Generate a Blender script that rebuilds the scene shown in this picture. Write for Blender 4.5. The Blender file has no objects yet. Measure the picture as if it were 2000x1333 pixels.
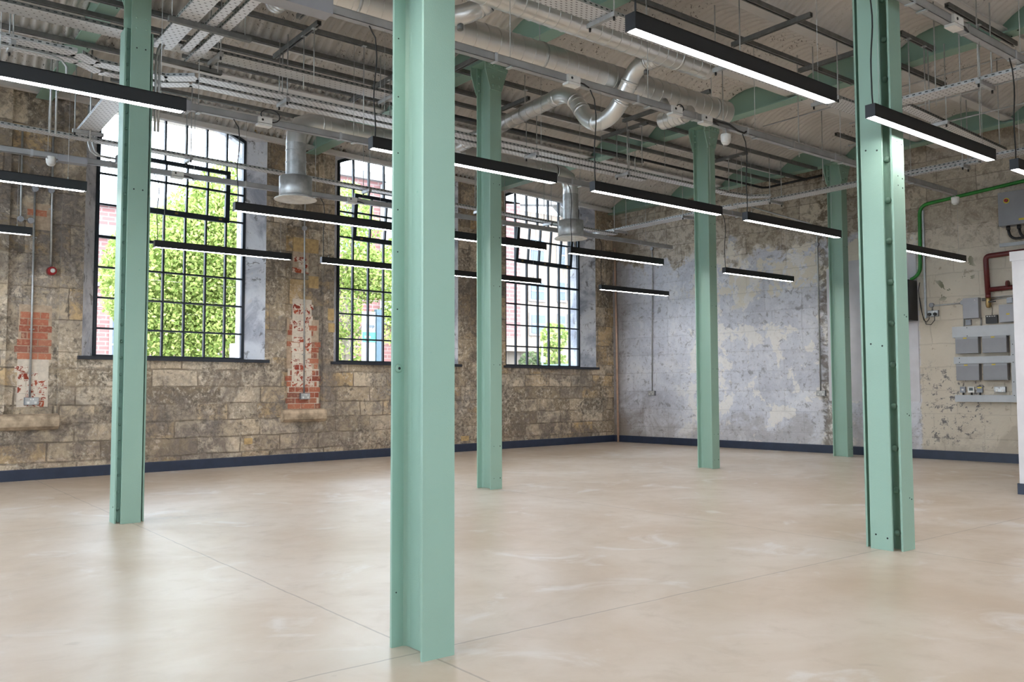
import bpy, math, random
from mathutils import Vector, Matrix
random.seed(7)
C = bpy.context.scene.collection
sc = bpy.context.scene
PI = math.pi
# ------------------------------------------------------------------ camera
F_PX, YAW, PITCH, ROLL = 1681.07, 0.66458, 0.05632, -0.00314
CAMZ = 1.0
cy, sy, cp, sp = math.cos(YAW), math.sin(YAW), math.cos(PITCH), math.sin(PITCH)
Fv = Vector((sy*cp, cy*cp, sp)); rv = Vector((cy, -sy, 0)); uv = rv.cross(Fv)
r2 = rv*math.cos(ROLL) + uv*math.sin(ROLL); u2 = r2.cross(Fv)
cam = bpy.data.cameras.new('camera'); cam.sensor_width = 36; cam.lens = F_PX/2000*36
cam.clip_start = 0.05; cam.clip_end = 300
co = bpy.data.objects.new('camera', cam); C.objects.link(co)
co.matrix_world = Matrix(((r2.x, u2.x, -Fv.x, 0), (r2.y, u2.y, -Fv.y, 0), (r2.z, u2.z, -Fv.z, CAMZ), (0, 0, 0, 1)))
sc.camera = co
# ------------------------------------------------------------------ world, sun, exposure
w = bpy.data.worlds.new('sky'); sc.world = w; w.use_nodes = True
bg = w.node_tree.nodes['Background']; bg.inputs[0].default_value = (0.72, 0.86, 1.0, 1); bg.inputs[1].default_value = 13.0
sd = bpy.data.lights.new('sun', 'SUN'); sd.energy = 5.0; sd.angle = 0.02; sd.color = (1, 0.95, 0.86)
so = bpy.data.objects.new('sun', sd); C.objects.link(so)
so.rotation_euler = Vector((0.45, 0.62, -0.85)).to_track_quat('-Z', 'Y').to_euler()
sc.view_settings.view_transform = 'Standard'; sc.view_settings.look = 'None'
sc.view_settings.exposure = 0.08; sc.view_settings.gamma = 1.0; sc.view_settings.use_curve_mapping = False
LAMP = 52.0
try:
    sc.cycles.use_denoising = True; sc.cycles.max_bounces = 10; sc.cycles.diffuse_bounces = 5
    sc.cycles.glossy_bounces = 4; sc.cycles.transparent_max_bounces = 12; sc.cycles.sample_clamp_indirect = 6
    sc.cycles.caustics_reflective = False; sc.cycles.caustics_refractive = False
except Exception: pass

# ------------------------------------------------------------------ frames: world, window wall (F1), back wall (F2)
WY = 0.083608
CORNER = Vector((11.7555, 11.8344, 0))
FW = Matrix.Identity(4)
F1 = Matrix.Translation(CORNER) @ Matrix.Rotation(WY, 4, 'Z')            # local x along the window wall, y outward
F2 = Matrix.Translation(CORNER) @ Matrix.Rotation(WY - PI/2, 4, 'Z')     # local x along the back wall towards the viewer, y outward
ROOT = {}
# ------------------------------------------------------------------ node helper
class NT:
    def __init__(s, name):
        s.m = bpy.data.materials.new(name); s.m.use_nodes = True
        s.t = s.m.node_tree; s.t.nodes.clear()
        s.out = s.t.nodes.new('ShaderNodeOutputMaterial')
    def n(s, typ, ins=None, **kw):
        nd = s.t.nodes.new('ShaderNode' + typ)
        for k, v in kw.items(): setattr(nd, k, v)
        for k, v in (ins or {}).items():
            i = nd.inputs[k]
            if hasattr(v, 'is_linked') or hasattr(v, 'links'): s.t.links.new(v, i)
            else: i.default_value = v
        return nd
    def math(s, op, a, b=0.0, c=None, clamp=False):
        nd = s.t.nodes.new('ShaderNodeMath'); nd.operation = op; nd.use_clamp = clamp
        for k, v in enumerate((a, b) if c is None else (a, b, c)):
            if hasattr(v, 'links'): s.t.links.new(v, nd.inputs[k])
            else: nd.inputs[k].default_value = v
        return nd.outputs[0]
    def mix(s, f, a, b, typ='MIX'):
        nd = s.t.nodes.new('ShaderNodeMix'); nd.data_type = 'RGBA'; nd.blend_type = typ
        for sock, v in ((nd.inputs[0], f), (nd.inputs[6], a), (nd.inputs[7], b)):
            if hasattr(v, 'links'): s.t.links.new(v, sock)
            else: sock.default_value = v if sock == nd.inputs[0] else (tuple(v) + (1,))[:4]
        return nd.outputs[2]
    def ramp(s, v, stops, interp='LINEAR'):
        nd = s.t.nodes.new('ShaderNodeValToRGB'); cr = nd.color_ramp; cr.interpolation = interp
        while len(cr.elements) < len(stops): cr.elements.new(0.5)
        for e, (p, c) in zip(cr.elements, stops):
            e.position = p; e.color = (c, c, c, 1) if isinstance(c, (int, float)) else tuple(c) + (1,)
        s.t.links.new(v, nd.inputs[0]); return nd.outputs[0]
    def noise(s, vec, scale, detail=4, rough=0.5, dist=0.0):
        nd = s.n('TexNoise', {'Scale': scale, 'Detail': detail, 'Roughness': rough, 'Distortion': dist})
        s.t.links.new(vec, nd.inputs['Vector']); return nd.outputs[0]
    def step(s, v, lo, hi):
        nd = s.n('MapRange', {'From Min': lo, 'From Max': hi}); nd.interpolation_type = 'SMOOTHSTEP'
        s.t.links.new(v, nd.inputs[0]); return nd.outputs[0]
    def band(s, v, lo, hi, soft):
        return s.math('MULTIPLY', s.step(v, lo-soft, lo+soft), s.math('SUBTRACT', 1.0, s.step(v, hi-soft, hi+soft)))
    def bsdf(s, col, rough=0.5, metal=0.0, bump=None, bs=0.3, bd=0.01, spec=0.5):
        b = s.n('BsdfPrincipled'); 
        for nm, v in (('Base Color', col), ('Roughness', rough), ('Metallic', metal), ('Specular IOR Level', spec)):
            if hasattr(v, 'links'): s.t.links.new(v, b.inputs[nm])
            else: b.inputs[nm].default_value = tuple(v)+(1,) if nm == 'Base Color' else v
        if bump is not None:
            bp = s.n('Bump', {'Strength': bs, 'Distance': bd}); s.t.links.new(bump, bp.inputs['Height'])
            s.t.links.new(bp.outputs[0], b.inputs['Normal'])
        s.t.links.new(b.outputs[0], s.out.inputs[0]); return b
    def pos(s): return s.n('NewGeometry').outputs['Position']
    def obj(s): return s.n('TexCoord').outputs['Object']
    def xyz(s, v):
        nd = s.n('SeparateXYZ'); s.t.links.new(v, nd.inputs[0]); return nd.outputs
    def comb(s, x, y, z=0.0):
        nd = s.t.nodes.new('ShaderNodeCombineXYZ')
        for i, v in enumerate((x, y, z)):
            if hasattr(v, 'links'): s.t.links.new(v, nd.inputs[i])
            else: nd.inputs[i].default_value = v
        return nd.outputs[0]
def srgb(r, g, b):
    f = lambda c: (c/255/12.92) if c/255 <= 0.04045 else ((c/255+0.055)/1.055)**2.4
    return (f(r), f(g), f(b))
def simple(name, col, rough=0.5, metal=0.0, nscale=None, namt=0.12, spec=0.5, bs=0.1):
    t = NT(name); p = t.obj()
    nz = t.noise(p, nscale or 9, 3, 0.6)
    dark = tuple(c*(1-namt) for c in col); lite = tuple(min(1, c*(1+namt)) for c in col)
    c = t.mix(t.step(nz, 0.3, 0.7), dark, lite)
    t.bsdf(c, rough, metal, nz, bs, 0.002, spec); return t.m

M = {}
# painted steel
t = NT('mint_paint'); p = t.pos(); n1 = t.noise(p, 170, 3, 0.7); n2 = t.noise(p, 2.2, 4, 0.6); n3 = t.noise(p, 22, 4, 0.6)
c = t.mix(n2, (0.27, 0.42, 0.34), (0.30, 0.455, 0.375))
c = t.mix(t.step(n3, 0.70, 0.76), c, (0.21, 0.39, 0.31))
hgt = t.math('ADD', n1, t.math('MULTIPLY', n3, 0.8))
t.bsdf(c, 0.46, 0.0, hgt, 0.22, 0.004, 0.35); M['mint'] = t.m
M['hole'] = simple('dark_hole', (0.02, 0.03, 0.03), 0.9)
# galvanised steels
t = NT('spiral_duct_metal'); p = t.pos(); n1 = t.noise(p, 3.5, 3, 0.6); n2 = t.noise(p, 60, 3, 0.6)
t.bsdf(t.mix(n1, (0.64, 0.64, 0.63), (0.80, 0.80, 0.78)), t.math('ADD', 0.30, t.math('MULTIPLY', n2, 0.08)), 0.9, None); M['duct'] = t.m
M['galv'] = simple('galvanised_steel', (0.47, 0.48, 0.48), 0.42, 0.65, 12, 0.15)
M['strut'] = simple('strut_steel', (0.17, 0.172, 0.165), 0.55, 0.35, 14, 0.15)
M['rod'] = simple('threaded_rod', (0.50, 0.52, 0.52), 0.45, 0.5, 30, 0.1)
M['trunk'] = simple('trunking_steel', (0.40, 0.41, 0.42), 0.45, 0.45, 5, 0.1)
M['blackrub'] = simple('black_rubber', (0.012, 0.012, 0.013), 0.5)
M['blacklam'] = simple('black_lamp_housing', (0.014, 0.015, 0.017), 0.42, 0.1, 20, 0.1)
M['endcap'] = simple('lamp_end_cap', (0.02, 0.022, 0.027), 0.4, 0.1)
M['white'] = simple('white_plastic', (0.72, 0.72, 0.70), 0.4)
M['whitepaint'] = None
M['navy'] = simple('navy_baseboard_paint', (0.022, 0.033, 0.062), 0.42, 0, 8, 0.1)
M['frame'] = simple('window_frame_metal', (0.016, 0.024, 0.034), 0.45, 0.2, 10, 0.1)
M['sillm'] = simple('window_sill_slate', (0.018, 0.022, 0.032), 0.4, 0, 6, 0.2)
M['red'] = simple('red_alarm_plastic', (0.28, 0.010, 0.012), 0.35)
M['redpipe'] = simple('red_oxide_pipe', (0.115, 0.014, 0.014), 0.4)
M['green'] = simple('green_cable_sheath', (0.02, 0.22, 0.03), 0.4)
M['copper'] = simple('copper_pipe', (0.60, 0.40, 0.29), 0.4, 0.2)
M['brass'] = simple('brass_valve', (0.35, 0.24, 0.10), 0.4, 0.8)
M['greybox'] = simple('grey_enclosure_paint', (0.33, 0.34, 0.37), 0.45, 0, 5, 0.05)
M['greydoor'] = simple('grey_consumer_unit', (0.25, 0.255, 0.275), 0.4, 0, 5, 0.05)
M['greydark'] = simple('socket_plate_grey', (0.22, 0.23, 0.25), 0.4, 0.3)
M['traywhite'] = simple('pale_grey_trunking', (0.47, 0.50, 0.53), 0.45, 0, 6, 0.05)
M['yellow'] = simple('yellow_sticker', (0.65, 0.50, 0.04), 0.5)
M['lcd'] = simple('dark_display', (0.08, 0.10, 0.10), 0.3)
M['grille'] = simple('grille_mesh', (0.05, 0.05, 0.05), 0.5, 0.5)
# perforated trays (holes drawn in the metal)
def traymat(name, px, py, rx, ry, base=(0.74, 0.74, 0.75), stagger=0.5):
    t = NT(name); p = t.xyz(t.pos()); x, y = p[0], p[1]
    row = t.math('FLOOR', t.math('DIVIDE', y, py))
    fx = t.math('ABSOLUTE', t.math('SUBTRACT', t.math('FRACT', t.math('ADD', t.math('DIVIDE', x, px), t.math('MULTIPLY', row, stagger))), 0.5))
    fy = t.math('ABSOLUTE', t.math('SUBTRACT', t.math('FRACT', t.math('DIVIDE', y, py)), 0.5))
    hole = t.math('MULTIPLY', t.math('LESS_THAN', fx, rx), t.math('LESS_THAN', fy, ry))
    c = t.mix(hole, base, (0.14, 0.14, 0.145))
    t.bsdf(c, 0.42, t.math('MULTIPLY', t.math('SUBTRACT', 1.0, hole), 0.45)); return t.m
M['tray'] = traymat('perforated_tray', 0.05, 0.028, 0.19, 0.17)
M['trayY'] = traymat('perforated_tray_lengthwise', 0.05, 0.045, 0.17, 0.13)
M['traydot'] = traymat('dotted_tray', 0.055, 0.055, 0.11, 0.11, stagger=0.5)
# lamp diffuser
t = NT('lamp_diffuser'); e = t.n('Emission', {'Color': (1.0, 0.955, 0.93, 1), 'Strength': LAMP}); t.t.links.new(e.outputs[0], t.out.inputs[0]); M['lamp'] = t.m
# glass
t = NT('window_glass'); tr = t.n('BsdfTransparent'); gl = t.n('BsdfGlossy', {'Roughness': 0.02}); fr = t.n('Fresnel', {'IOR': 1.35})
ms = t.n('MixShader'); t.t.links.new(fr.outputs[0], ms.inputs[0]); t.t.links.new(tr.outputs[0], ms.inputs[1]); t.t.links.new(gl.outputs[0], ms.inputs[2]); t.t.links.new(ms.outputs[0], t.out.inputs[0]); M['glass'] = t.m
# floor
t = NT('concrete_floor'); P = t.pos(); q = t.xyz(P)
st = t.comb(t.math('MULTIPLY', q[0], 0.8), t.math('MULTIPLY', q[1], 0.8), 0)
a = t.noise(st, 0.9, 6, 0.62, 0.6); b = t.noise(P, 5, 6, 0.65, 0.4); d = t.noise(P, 120, 2, 0.6); e5 = t.noise(P, 1.7, 5, 0.6, 1.2)
c = t.mix(t.step(a, 0.32, 0.68), (0.44, 0.345, 0.255), (0.54, 0.465, 0.39))
c = t.mix(t.math('MULTIPLY', t.step(b, 0.5, 0.72), 0.5), c, (0.42, 0.345, 0.27))
c = t.mix(t.math('MULTIPLY', t.step(e5, 0.56, 0.72), 0.7), c, (0.62, 0.59, 0.56))
c = t.mix(t.math('MULTIPLY', t.step(d, 0.6, 0.8), 0.12), c, (0.3, 0.25, 0.2))
wob = t.math('MULTIPLY', t.math('SUBTRACT', t.noise(P, 6, 4), 0.5), 0.02)
def line(v, x0, wd=0.005): return t.math('LESS_THAN', t.math('ABSOLUTE', t.math('SUBTRACT', t.math('ADD', v, wob), x0)), wd)
ln = None
for ax, xs in ((0, (1.79, 5.24, 8.71, -1.7)), (1, (2.85, 7.05, -1.4))):
    for x0 in xs:
        l = line(q[ax], x0); ln = l if ln is None else t.math('MAXIMUM', ln, l)
c = t.mix(t.math('MULTIPLY', ln, 0.5), c, (0.14, 0.11, 0.09))
dk = t.noise(P, 2.6, 3, 0.5, 2.0); c = t.mix(t.math('MULTIPLY', t.step(dk, 0.70, 0.76), 0.25), c, (0.27, 0.21, 0.15))
t.bsdf(c, t.math('ADD', 0.24, t.math('MULTIPLY', b, 0.22)), 0, t.math('SUBTRACT', t.math('MULTIPLY', d, 0.3), ln), 0.12, 0.004); M['floor'] = t.m
# ceiling sheets
t = NT('whitewashed_corrugated_iron'); P = t.pos(); a = t.noise(P, 1.3, 5, 0.6); b = t.noise(P, 26, 5, 0.7); m = t.noise(P, 0.8, 3, 0.5)
sp_ = t.math('MULTIPLY', t.step(b, 0.57, 0.61), t.step(m, 0.47, 0.55)); b2 = t.noise(P, 70, 2, 0.6)
sp2 = t.math('MULTIPLY', t.step(b2, 0.48, 0.54), sp_)
c = t.mix(a, (0.60, 0.58, 0.55), (0.74, 0.72, 0.70)); c = t.mix(t.math('MULTIPLY', t.step(t.noise(P, 7, 5, 0.6), 0.55, 0.75), 0.35), c, (0.48, 0.45, 0.41))
c = t.mix(sp2, c, (0.06, 0.055, 0.05)); t.bsdf(c, 0.75, 0, a, 0.2, 0.01); M['ceil'] = t.m
t = NT('whitewashed_rib'); P = t.pos(); a = t.noise(P, 3, 5, 0.6)
t.bsdf(t.mix(a, (0.60, 0.585, 0.57), (0.74, 0.73, 0.71)), 0.7, 0, a, 0.3, 0.01); M['rib'] = t.m

# stone walls
def stone(name, kind):
    t = NT(name); O = t.obj(); q = t.xyz(O)
    s_ = t.math('ADD', q[0], q[1]) ; z = q[2]
    v0 = t.comb(s_, z, 0)
    wn = t.n('TexNoise', {'Scale': 2.6, 'Detail': 3.0}); t.t.links.new(O, wn.inputs['Vector'])
    vm = t.n('VectorMath', operation='MULTIPLY_ADD'); t.t.links.new(wn.outputs['Color'], vm.inputs[0]); vm.inputs[1].default_value = (0.07, 0.05, 0); t.t.links.new(v0, vm.inputs[2])
    v = vm.outputs[0]
    def bricks(bw, rh, mort, off=0.5, sq=1.0):
        b = t.n('TexBrick', {'Scale': 1.0, 'Mortar Size': mort, 'Mortar Smooth': 0.3, 'Bias': 0.0, 'Brick Width': bw, 'Row Height': rh, 'Color1': (0, 0, 0, 1), 'Color2': (1, 1, 1, 1), 'Mortar': (0.5, 0.5, 0.5, 1)})
        b.offset = off; b.squash = sq; b.squash_frequency = 3; t.t.links.new(v, b.inputs['Vector']); return b.outputs['Color'], b.outputs['Fac']
    n_big = t.noise(O, 0.55, 5, 0.6, 0.5); n_mid = t.noise(O, 2.0, 7, 0.66, 0.6); n_f = t.noise(O, 7.5, 8, 0.72, 0.6); n_ff = t.noise(O, 30, 5, 0.7); n_v = t.noise(t.comb(t.math('MULTIPLY', s_, 9), t.math('MULTIPLY', z, 1.1)), 1.0, 5, 0.6)
    if kind == 'left':
        bc, bf = bricks(0.58, 0.215, 0.011, 0.5, 0.7)
        bc2, bf2 = bricks(0.42, 0.37, 0.008, 0.37, 1.3)
        up = t.step(z, 1.25, 1.55)
        bcol = t.mix(up, bc, bc2); bfac = t.mix(up, bf, bf2)
        c = t.ramp(bcol, [(0.0, srgb(138, 124, 104)), (0.25, srgb(190, 172, 146)), (0.5, srgb(214, 198, 174)), (0.72, srgb(160, 146, 128)), (0.88, srgb(206, 176, 130)), (1.0, srgb(226, 214, 196))])
        c = t.mix(t.math('MULTIPLY', t.step(n_mid, 0.46, 0.60), 0.65), c, srgb(140, 130, 118))
        c = t.mix(t.math('MULTIPLY', t.step(n_big, 0.50, 0.62), t.math('MULTIPLY', t.step(n_f, 0.42, 0.56), 0.8)), c, srgb(146, 140, 136))
        c = t.mix(t.math('MULTIPLY', t.step(n_f, 0.55, 0.60), 0.75), c, srgb(222, 208, 188))
        c = t.mix(t.math('MULTIPLY', t.step(n_v, 0.58, 0.70), 0.35), c, srgb(118, 102, 84))
        c = t.mix(t.math('MULTIPLY', t.step(t.noise(O, 4.3, 8, 0.75, 1.0), 0.57, 0.63), 0.75), c, srgb(96, 90, 84))
        low = t.math('SUBTRACT', 1.0, t.step(z, 0.15, 0.75))
        c = t.mix(t.math('MULTIPLY', low, t.math('MULTIPLY', t.step(n_f, 0.45, 0.6), 0.5)), c, srgb(176, 150, 128))
        hh = t.math('SUBTRACT', t.math('ADD', t.math('MULTIPLY', n_f, 0.8), t.math('MULTIPLY', n_mid, 0.6)), t.math('MULTIPLY', bfac, 0.5))
        n3 = t.noise(O, 19, 7, 0.78, 0.3); n4 = t.noise(O, 1.15, 6, 0.62, 1.0)
        pm = t.step(n_mid, 0.40, 0.58); c = t.mix(t.math('MULTIPLY', t.step(n3, 0.50, 0.58), t.math('ADD', 0.12, t.math('MULTIPLY', pm, 0.55))), c, srgb(88, 82, 76))
        c = t.mix(t.math('MULTIPLY', t.step(n3, 0.47, 0.40), t.math('ADD', 0.08, t.math('MULTIPLY', t.step(n_big, 0.56, 0.44), 0.5))), c, srgb(236, 226, 208))
        c = t.mix(t.math('MULTIPLY', t.step(n4, 0.46, 0.58), t.math('ADD', 0.25, t.math('MULTIPLY', t.step(n_f, 0.4, 0.6), 0.5))), c, srgb(112, 104, 98))
        c = t.mix(t.math('MULTIPLY', t.math('MULTIPLY', bfac, t.step(n_mid, 0.66, 0.40)), 0.75), c, srgb(92, 80, 68))
        t.bsdf(c, 0.88, 0, t.math('ADD', hh, t.math('MULTIPLY', n_ff, 0.3)), 0.75, 0.03, 0.2)
    elif kind == 'reveal':
        c = t.mix(t.step(n_mid, 0.35, 0.6), srgb(160, 164, 176), srgb(222, 223, 228))
        c = t.mix(t.math('MULTIPLY', t.step(n_f, 0.56, 0.62), 0.7), c, srgb(96, 92, 92))
        c = t.mix(t.math('MULTIPLY', t.step(n_f, 0.40, 0.36), 0.6), c, srgb(218, 214, 210))
        t.bsdf(c, 0.8, 0, n_f, 0.5, 0.02, 0.25)
    elif kind == 'back':
        bc, bf = bricks(0.66, 0.33, 0.008, 0.5, 0.8)
        # scraped limewash, with the slight blue of the daylight put into the colour
        c = t.ramp(n_mid, [(0.28, srgb(182, 184, 192)), (0.45, srgb(206, 208, 216)), (0.6, srgb(220, 221, 226)), (0.78, srgb(230, 227, 224))])
        c = t.mix(t.math('MULTIPLY', bc, 0.35), c, srgb(168, 170, 182))
        n5 = t.noise(O, 14, 7, 0.8, 0.4); c = t.mix(t.math('MULTIPLY', t.step(n5, 0.54, 0.62), 0.5), c, srgb(132, 126, 124)); c = t.mix(t.math('MULTIPLY', t.step(n5, 0.44, 0.36), 0.5), c, srgb(234, 232, 230))
        c = t.mix(t.math('MULTIPLY', t.step(n_f, 0.57, 0.62), 0.6), c, srgb(128, 124, 126))
        # cream plaster patches
        cr = t.math('MULTIPLY', t.step(t.noise(O, 1.9, 8, 0.68, 0.25), 0.54, 0.555), t.band(s_, 1.6, 5.0, 0.5))
        c = t.mix(t.math('MULTIPLY', cr, 0.62), c, srgb(238, 233, 224))
        cr2 = t.math('MULTIPLY', t.step(t.noise(O, 2.6, 8, 0.7, 0.3), 0.50, 0.52), t.band(t.math('ADD', z, t.math('MULTIPLY', t.math('SUBTRACT', n_mid, 0.5), 1.6)), 2.55, 3.35, 0.12))
        c = t.mix(t.math('MULTIPLY', cr2, t.math('MULTIPLY', t.step(s_, 1.4, 2.2), 0.85)), c, srgb(222, 214, 198))
        # warm stone at the top and towards the right, along a ragged edge
        edge = t.math('ADD', z, t.math('MULTIPLY', t.math('SUBTRACT', n_mid, 0.5), 1.9))
        edge = t.math('ADD', edge, t.math('MULTIPLY', t.math('SUBTRACT', n_f, 0.5), 0.5))
        st_ = t.ramp(bc, [(0.0, srgb(160, 150, 136)), (0.4, srgb(196, 186, 170)), (0.7, srgb(182, 174, 164)), (1.0, srgb(214, 203, 186))])
        st_ = t.mix(t.math('MULTIPLY', t.step(n_f, 0.46, 0.58), 0.7), st_, srgb(132, 120, 106))
        st_ = t.mix(t.math('MULTIPLY', t.step(n_ff, 0.54, 0.62), 0.5), st_, srgb(214, 202, 182)); st_ = t.mix(t.math('MULTIPLY', t.step(t.noise(O, 13, 7, .8), 0.53, 0.6), 0.5), st_, srgb(96, 88, 78))
        top = t.step(edge, 3.2, 3.4)
        c = t.mix(top, c, st_)
        # the plant end of the wall: cream paint
        rgt = t.step(t.math('ADD', s_, t.math('MULTIPLY', t.math('SUBTRACT', n_f, 0.5), 0.12)), 5.72, 5.76)
        cm = t.mix(n_mid, srgb(198, 189, 173), srgb(216, 208, 193))
        cm = t.mix(t.math('MULTIPLY', t.step(n_f, 0.60, 0.66), 0.5), cm, srgb(140, 122, 96))
        cm = t.mix(t.math('MULTIPLY', t.step(edge, 2.75, 3.2), 0.8), cm, st_)
        c = t.mix(rgt, c, cm)
        # mould low at the corner, darker corner and foot, dark band, flaked patches
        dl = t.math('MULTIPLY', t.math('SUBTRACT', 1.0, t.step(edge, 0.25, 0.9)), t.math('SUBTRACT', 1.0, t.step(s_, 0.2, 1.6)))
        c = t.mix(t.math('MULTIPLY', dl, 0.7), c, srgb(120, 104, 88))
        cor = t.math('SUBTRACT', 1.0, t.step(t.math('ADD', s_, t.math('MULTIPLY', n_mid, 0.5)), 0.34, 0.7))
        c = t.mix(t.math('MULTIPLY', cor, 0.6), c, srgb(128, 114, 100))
        pil = t.math('MULTIPLY', t.band(t.math('ADD', s_, t.math('MULTIPLY', t.math('SUBTRACT', n_f, 0.5), 0.25)), 4.24, 4.6, 0.05), t.step(n_f, 0.40, 0.55))
        c = t.mix(t.math('MULTIPLY', pil, 0.75), c, srgb(98, 86, 74))
        fl = t.math('MULTIPLY', t.math('MULTIPLY', t.band(s_, 5.75, 6.65, 0.08), t.band(z, 0.2, 1.3, 0.15)), t.step(t.noise(O, 9, 7, 0.8, 0.3), 0.545, 0.575))
        c = t.mix(t.math('MULTIPLY', fl, 0.85), c, srgb(92, 92, 98))
        gr = t.math('MULTIPLY', t.math('MULTIPLY', t.band(s_, 6.0, 6.5, 0.08), t.band(z, 2.25, 2.95, 0.1)), t.step(t.noise(O, 4.5, 4, 0.55, 0.6), 0.56, 0.575))
        c = t.mix(t.math('MULTIPLY', gr, 0.85), c, srgb(112, 116, 92))
        ft = t.math('MULTIPLY', t.math('SUBTRACT', 1.0, t.step(edge, 0.2, 0.5)), 0.35)
        c = t.mix(ft, c, srgb(150, 138, 124))
        c = t.mix(t.math('MULTIPLY', bf, t.math('ADD', 0.12, t.math('MULTIPLY', top, 0.3))), c, srgb(92, 84, 78))
        pits = t.noise(O, 16, 6, 0.75); c = t.mix(t.math('MULTIPLY', t.step(pits, 0.66, 0.69), 0.7), c, srgb(84, 70, 66))
        hh = t.math('ADD', t.math('MULTIPLY', n_f, 0.6), t.math('SUBTRACT', t.math('MULTIPLY', n_ff, 0.3), t.math('MULTIPLY', bf, 0.3)))
        t.bsdf(c, 0.85, 0, hh, 0.55, 0.025, 0.2)
    return t.m
M['stoneL'] = stone('old_stone_wall', 'left'); M['reveal'] = stone('reveal_plaster', 'reveal'); M['stoneB'] = stone('scraped_plaster_wall', 'back')
M['whitepaint'] = simple('white_wall_paint', (0.60, 0.59, 0.62), 0.6, 0, 4, 0.05)
M['whiteblock'] = simple('white_painted_block', (0.66, 0.65, 0.66), 0.6, 0, 4, 0.05)
M['plain'] = simple('plain_render', (0.48, 0.44, 0.40), 0.9, 0, 2, 0.15)
t = NT('orange_brick'); i = t.n('NewGeometry').outputs['Random Per Island']; nn = t.noise(t.obj(), 30, 4, 0.7)
c = t.ramp(i, [(0, srgb(136, 76, 62)), (0.35, srgb(170, 102, 80)), (0.65, srgb(184, 122, 96)), (1, srgb(134, 88, 76))])
c = t.mix(t.math('MULTIPLY', t.step(nn, 0.5, 0.65), 0.6), c, srgb(196, 160, 132)); t.bsdf(c, 0.85, 0, nn, 0.5, 0.01, 0.2); M['brick'] = t.m
t = NT('limewashed_brick'); i = t.n('NewGeometry').outputs['Random Per Island']; nn = t.noise(t.obj(), 12, 5, 0.75, 0.5)
c = t.ramp(i, [(0, srgb(124, 52, 44)), (0.5, srgb(170, 86, 60)), (1, srgb(140, 62, 48))])
c = t.mix(t.step(nn, 0.46, 0.49), c, srgb(216, 204, 188)); t.bsdf(c, 0.85, 0, nn, 0.5, 0.01, 0.2); M['brickw'] = t.m
M['mortar'] = simple('pale_mortar', srgb(178, 158, 136), 0.9, 0, 20, 0.15)
M['mortarw'] = simple('limewash_mortar', srgb(206, 194, 178), 0.9, 0, 20, 0.1)
M['ochre'] = simple('ochre_stone', srgb(186, 158, 112), 0.85, 0, 18, 0.2)
M['ledge'] = simple('worn_ledge_stone', srgb(168, 150, 128), 0.9, 0, 7, 0.4, 0.2, 0.6)
# outdoors
def leafmat(name, a, b):
    t = NT(name); i = t.n('NewGeometry').outputs['Random Per Island']
    c = t.ramp(i, [(0, a), (1, b)])
    df = t.n('BsdfDiffuse'); tl = t.n('BsdfTranslucent'); t.t.links.new(c, df.inputs[0]); t.t.links.new(c, tl.inputs[0])
    ms = t.n('MixShader', {0: 0.45}); t.t.links.new(df.outputs[0], ms.inputs[1]); t.t.links.new(tl.outputs[0], ms.inputs[2]); t.t.links.new(ms.outputs[0], t.out.inputs[0]); return t.m
M['leafA'] = leafmat('plane_tree_leaves', (0.11, 0.18, 0.035), (0.50, 0.54, 0.19)); M['leafB'] = leafmat('shrub_leaves', (0.07, 0.11, 0.05), (0.17, 0.21, 0.10))
M['bark'] = simple('bark', (0.20, 0.16, 0.13), 0.9)
def facade(name, c1, c2, mor, bw, rh, ms_):
    t = NT(name); O = t.obj(); q = t.xyz(O)
    b = t.n('TexBrick', {'Scale': 1.0, 'Mortar Size': ms_, 'Brick Width': bw, 'Row Height': rh, 'Color1': c1+(1,), 'Color2': c2+(1,), 'Mortar': mor+(1,)})
    t.t.links.new(t.comb(t.math('ADD', q[0], q[1]), q[2]), b.inputs['Vector']); t.bsdf(b.outputs['Color'], 0.85, 0, None); return t.m
M['fbrick'] = facade('pink_facade_brick', (0.155, 0.066, 0.062), (0.20, 0.093, 0.085), (0.20, 0.15, 0.14), 0.45, 0.15, 0.02)
M['clad'] = facade('vertical_cladding', (0.21, 0.165, 0.13), (0.24, 0.19, 0.155), (0.15, 0.11, 0.085), 0.28, 40.0, 0.012)
M['pale'] = simple('pale_render', (0.25, 0.25, 0.255), 0.8, 0, 1, 0.04)
M['gwin'] = simple('reflective_window', (0.07, 0.09, 0.12), 0.15, 0.0)
M['pave'] = simple('pale_paving', (0.30, 0.29, 0.28), 0.9, 0, 3, 0.1)
M['teal'] = simple('teal_car_paint', (0.09, 0.21, 0.20), 0.25)
M['signpost'] = simple('slate_blue_post', (0.03, 0.06, 0.08), 0.4)
M['signgreen'] = simple('sign_green', (0.03, 0.17, 0.12), 0.5)
M['signwhite'] = simple('sign_white', (0.23, 0.245, 0.25), 0.5)
M['ink'] = simple('sign_ink', (0.03, 0.05, 0.08), 0.6)

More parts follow.
